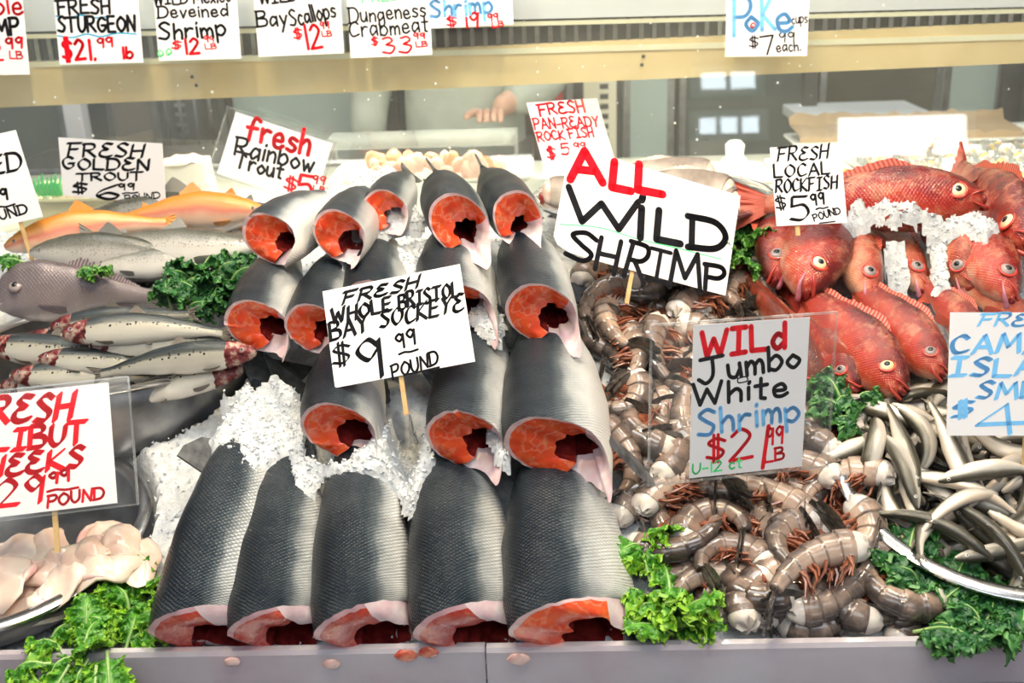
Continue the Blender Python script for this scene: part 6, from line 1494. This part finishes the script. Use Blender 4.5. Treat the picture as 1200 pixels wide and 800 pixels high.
# dark rack with vents
x0, x1 = X(190, 140, 2.4), X(262, 140, 2.4); t = thing('vent_rack', 'black rack with silver slotted vents at the left behind the glass', 'rack', ((x0 + x1) / 2, 2.4, 0)); g = G(); w = x1 - x0
g.box((0, 0, 1.0), (w, .06, 2.0)); part('rack_body', g, M_DARK, t, False); g = G()
for k in range(4): g.box((-w * .36 + w * .24 * k, -.035, 1.0), (w * .05, .01, 1.98))
for k in range(60): g.box((-w * .12, -.034, .1 + .03 * k), (w * .18, .008, .012))
part('vents', g, M_STEEL, t, False)
panel('pale_cooler_door', 'pale teal cooler door in the middle left behind the glass', 266, 452, 2.6, M_PALE, 'door')
for (p0, p1, lab) in ((452, 468, 'dark metal post left of the worker'), (474, 490, 'dark metal post touching the worker')):
    x0, x1 = X(p0, 130, 2.15), X(p1, 130, 2.15); g = G(); g.box((0, 0, 1.1), (x1 - x0, .03, 2.2), bev=.003); o = part('metal_post', g, M_DARK, smooth=False); o.location = ((x0 + x1) / 2, 2.15, 0); tag(o, lab, 'post', 'posts behind the glass')
t = panel('electric_cabinet', 'maroon cabinet with a red label right of the worker', 596, 672, 2.6, M_MAROON, 'cabinet')
g = G(); g.box((.04, -.022, at_y(645, 112, 2.6).z), (.06, .006, .025)); part('red_label', g, INKM['r'], t, False); g = G(); g.box((-.03, -.022, at_y(625, 112, 2.6).z), (.06, .006, .03)); part('grey_switch', g, M_PALE, t, False)
x0, x1 = X(684, 130, 2.35), X(722, 130, 2.35); t = thing('slotted_post', 'pale slotted steel upright behind the pan-ready rockfish sign', 'post', ((x0 + x1) / 2, 2.35, 0)); g = G(); w = x1 - x0; g.box((0, 0, 1.1), (w, .03, 2.2)); part('upright', g, M_CREAM, t, False); g = G()
for k in range(70): g.box((w * .12, -.016, .06 + .03 * k), (w * .26, .004, .016))
part('slots', g, M_DARK, t, False)
panel('glass_door_cooler', 'pale green cooler door right of the slotted upright', 730, 790, 2.5, M_PALE, 'door')
panel('dark_cooler', 'dark cooler with two bays behind the jar', 795, 945, 2.6, M_GREYG, 'cabinet')
panel('olive_cabinet', 'olive brown cabinet at the right behind the cups', 958, 1100, 2.6, M_OLIVE, 'cabinet')
panel('pale_side_door', 'pale green door at the right edge behind the glass', 1102, 1172, 2.6, M_PALE, 'door')
for (p0, p1, lab) in ((940, 957, 'dark post between the coolers at the right'), (1172, 1196, 'dark post at the right picture edge')):
    x0, x1 = X(p0, 110, 2.3), X(p1, 110, 2.3); g = G(); g.box((0, 0, 1.1), (x1 - x0, .03, 2.2), bev=.003); o = part('metal_post', g, M_DARK, smooth=False); o.location = ((x0 + x1) / 2, 2.3, 0); tag(o, lab, 'post', 'posts behind the glass')
g = G(); a, b = at_y(930, 128, 2.2), at_y(1080, 118, 2.2); g.box(((a.x + b.x) / 2, 2.2, a.z - .02), (b.x - a.x, .3, .03), bev=.004); g.box(((a.x + b.x) / 2, 2.3, a.z / 2), (b.x - a.x - .1, .05, a.z - .05)); tag(part('light_band', g, pm('light_band_white', (.86, .88, .9), (.82, .84, .87), 6, .3), smooth=False), 'bright light built as a white bench behind the brown paper tray', 'band')  # white block put in for a bright band of light
g = G(); a, b = at_y(300, 160, 1.9), at_y(600, 150, 1.9); g.box(((a.x + b.x) / 2 - .3, 1.95, .55), (1.4, .3, 1.1), bev=.01); tag(part('back_counter', g, M_STEELD, smooth=False), 'steel work counter behind the glass case, left of the worker', 'counter')

# ================================================================== the worker behind the glass
def skin_mesh(name, pts, edges, radii, mt, parent, root=0, sub=2):
    me = bpy.data.meshes.new(name); me.from_pydata([tuple(p) for p in pts], edges, []); o = bpy.data.objects.new(name, me); COL.objects.link(o); o.parent = parent
    m = o.modifiers.new('skin', 'SKIN'); m.use_smooth_shade = True
    for i, r in enumerate(radii):
        v = me.skin_vertices[0].data[i]; v.radius = (r, r) if not isinstance(r, tuple) else r; v.use_root = (i == root)
    s = o.modifiers.new('sub', 'SUBSURF'); s.levels = s.render_levels = sub
    me.materials.append(mt); return o
M_SKINP = pm('person_skin', (.72, .40, .29), (.76, .48, .36), 30, .4, sss=.1); M_JACK = pm('sage_jacket_cloth', (.40, .43, .37), (.47, .50, .44), 18, .75, bump=.3); M_TROU = pm('dark_trousers', (.03, .035, .045), (.05, .055, .065), 20, .8); M_HAIR = pm('dark_hair', (.02, .014, .01), (.04, .03, .02), 60, .5)
px_ = X(545, 130, 2.05); wk = thing('person', 'person in a sage green jacket behind the glass, one hand reaching forward', 'person', (px_, 2.05, 0))
hand = at_y(575, 134, 1.80) - Vector((px_, 2.05, 0)); hand2 = Vector((-.24, -.10, 1.08))
P_ = [(0, .0, .92), (0, .0, 1.12), (0, -.01, 1.32), (0, 0, 1.47), (0, -.01, 1.56), (0, -.03, 1.64), (0, -.02, 1.73),
      (.19, 0, 1.44), (.25, -.04, 1.26), tuple(hand + Vector((.06, .13, .02))), tuple(hand + Vector((.01, .05, .005))),
      (-.19, 0, 1.44), (-.27, .02, 1.22), (-.27, -.06, 1.10), tuple(hand2),
      (.10, 0, .88), (.11, -.01, .5), (.11, .02, .09), (.11, -.12, .04), (-.10, 0, .88), (-.11, -.01, .5), (-.11, .02, .09), (-.11, -.12, .04)]
E_ = [(0, 1), (1, 2), (2, 3), (3, 4), (4, 5), (5, 6), (3, 7), (7, 8), (8, 9), (9, 10), (3, 11), (11, 12), (12, 13), (13, 14), (0, 15), (15, 16), (16, 17), (17, 18), (0, 19), (19, 20), (20, 21), (21, 22)]
R_ = [(.15, .11), (.14, .10), (.16, .11), (.09, .08), .055, (.078, .095), (.07, .085), .055, .045, .034, (.036, .022), .055, .045, .034, (.036, .022), .085, .055, .042, .045, .085, .055, .042, .045]
body = skin_mesh('body', P_, E_, R_, M_SKINP, wk)
for f, (hp, sg) in enumerate(((hand, -1), (hand2, 1))):
    for q, (dx, ln) in enumerate(((-.026, .062), (-.009, .070), (.009, .066), (.025, .052))):
        b0 = hp + Vector((dx, .03, 0)); d = Vector((dx * .4, -1, .25)).normalized()
        skin_mesh('finger', [b0, b0 + d * ln * .55, b0 + d * ln * .85 + Vector((0, -.005, -.012)), b0 + d * ln + Vector((0, -.002, -.032))], [(0, 1), (1, 2), (2, 3)], [.011, .0095, .009, .0075], M_SKINP, body)
    b0 = hp + Vector((sg * .03, .05, 0)); skin_mesh('thumb', [b0, b0 + Vector((sg * .025, -.02, .0)), b0 + Vector((sg * .035, -.05, -.008))], [(0, 1), (1, 2)], [.013, .011, .009], M_SKINP, body)
JP = [(0, .0, .86), (0, .0, 1.10), (0, -.01, 1.32), (0, 0, 1.47), (.19, 0, 1.45), (.25, -.04, 1.26), tuple(hand + Vector((.035, .10, .012))), (-.19, 0, 1.45), (-.27, .02, 1.22), (-.27, -.05, 1.11)]
skin_mesh('jacket', JP, [(0, 1), (1, 2), (2, 3), (3, 4), (4, 5), (5, 6), (3, 7), (7, 8), (8, 9)], [(.19, .14), (.18, .13), (.185, .13), (.10, .09), .075, .062, .052, .075, .062, .052], M_JACK, wk)
skin_mesh('trousers', [(0, 0, .90), (.10, 0, .84), (.11, -.01, .5), (.11, .02, .10), (-.10, 0, .84), (-.11, -.01, .5), (-.11, .02, .10)], [(0, 1), (1, 2), (2, 3), (0, 4), (4, 5), (5, 6)], [.13, .105, .075, .06, .105, .075, .06], M_TROU, wk)
g = G(); g.ball((0, -.015, 1.74), .105, 20, 12, (.86, 1, .85)); part('hair', g, M_HAIR, wk)
for sx in (-1, 1): g = G(); g.ball((sx * .03, -.118, 1.68), .011, 10, 8); part('eye', g, M_EYEB, wk)
g = G(); g.ball((0, -.13, 1.655), .016, 10, 8, (.8, 1, 1.3)); part('nose', g, M_SKINP, wk)
g = G(); g.tube([(-.025, -.11, 1.612), (0, -.122, 1.610), (.025, -.11, 1.612)], [.003, .006, .003], 8); part('mouth', g, M_LIPR, wk)
for sx in (-1, 1): g = G(); g.ball((sx * .082, -.01, 1.67), .028, 10, 8, (.35, .7, 1.1)); part('ear', g, M_SKINP, wk)

# ================================================================== across the street: what the glass mirrors
def mirror(px, py, yd):
    d = ray(px, py); p0 = Vector((0, GY0, GZ0)); hit = at_plane(px, py, p0, GN); r = d - 2 * d.dot(GN) * GN
    return hit + r * ((yd - hit.y) / r.y)
FY = -9.0
def brick():
    t = NT('pinkish_brick'); br = t.n('ShaderNodeTexBrick'); br.inputs['Scale'].default_value = 4.0; t.l(t.obj(), br.inputs['Vector'])
    mp = t.n('ShaderNodeMapping'); mp.inputs['Rotation'].default_value = (PI / 2, 0, 0); t.l(t.obj(), mp.inputs[0]); t.l(mp.outputs[0], br.inputs['Vector'])
    br.inputs['Color1'].default_value = (.52, .30, .27, 1); br.inputs['Color2'].default_value = (.44, .24, .22, 1); br.inputs['Mortar'].default_value = (.5, .45, .42, 1)
    t.set(**{'Base Color': br.outputs['Color'], 'Roughness': .8}); return t.mat
def lit(name, col, s):
    t = NT(name); t.set(**{'Base Color': (.8, .85, .9), 'Emission Color': t.ramp(t.noise(1.5), [(.3, col), (.7, tuple(c * .9 for c in col))]), 'Emission Strength': s}); return t.mat
M_SKYW = lit('bright_window', (1.0, 1.0, 1.0), 11.0); M_SKYB = lit('pale_window', (.80, .9, 1.0), 9.0)  # panes made to glow so they mirror brightly in the glass
fb = thing('street_building', 'brick building with bright windows across the street, mirrored in the glass', 'building', (0, FY, 0))
c1, c2 = mirror(740, 160, FY), mirror(905, 75, FY)
g = G(); g.box((.8, -.5, 2.2), (9.0, 1.0, 4.4)); part('brick_front', g, brick(), fb, False)
def win(px0, py0, px1, py1, mt, nx_):
    a, b = mirror(px0, py1, FY), mirror(px1, py0, FY); x0, x1 = sorted((a.x, b.x)); z0, z1 = sorted((a.z, b.z)); w, h_ = x1 - x0, z1 - z0; cx, cz = (x0 + x1) / 2, (z0 + z1) / 2
    g = G(); g.box((cx, .03, cz), (w + .16, .08, h_ + .16)); f = part('window', g, M_WHITE, fb, False)
    for k in range(nx_):
        g = G(); ww = w / nx_; g.box((x0 + ww * (k + .5), .075, cz), (ww - .06, .02, h_)); part('pane', g, mt, f, False)
win(818, 86, 886, 106, M_SKYB, 2); win(816, 138, 890, 158, M_SKYB, 3); win(978, 136, 1132, 184, M_SKYW, 1); win(1100, 186, 1134, 262, M_SKYW, 1)
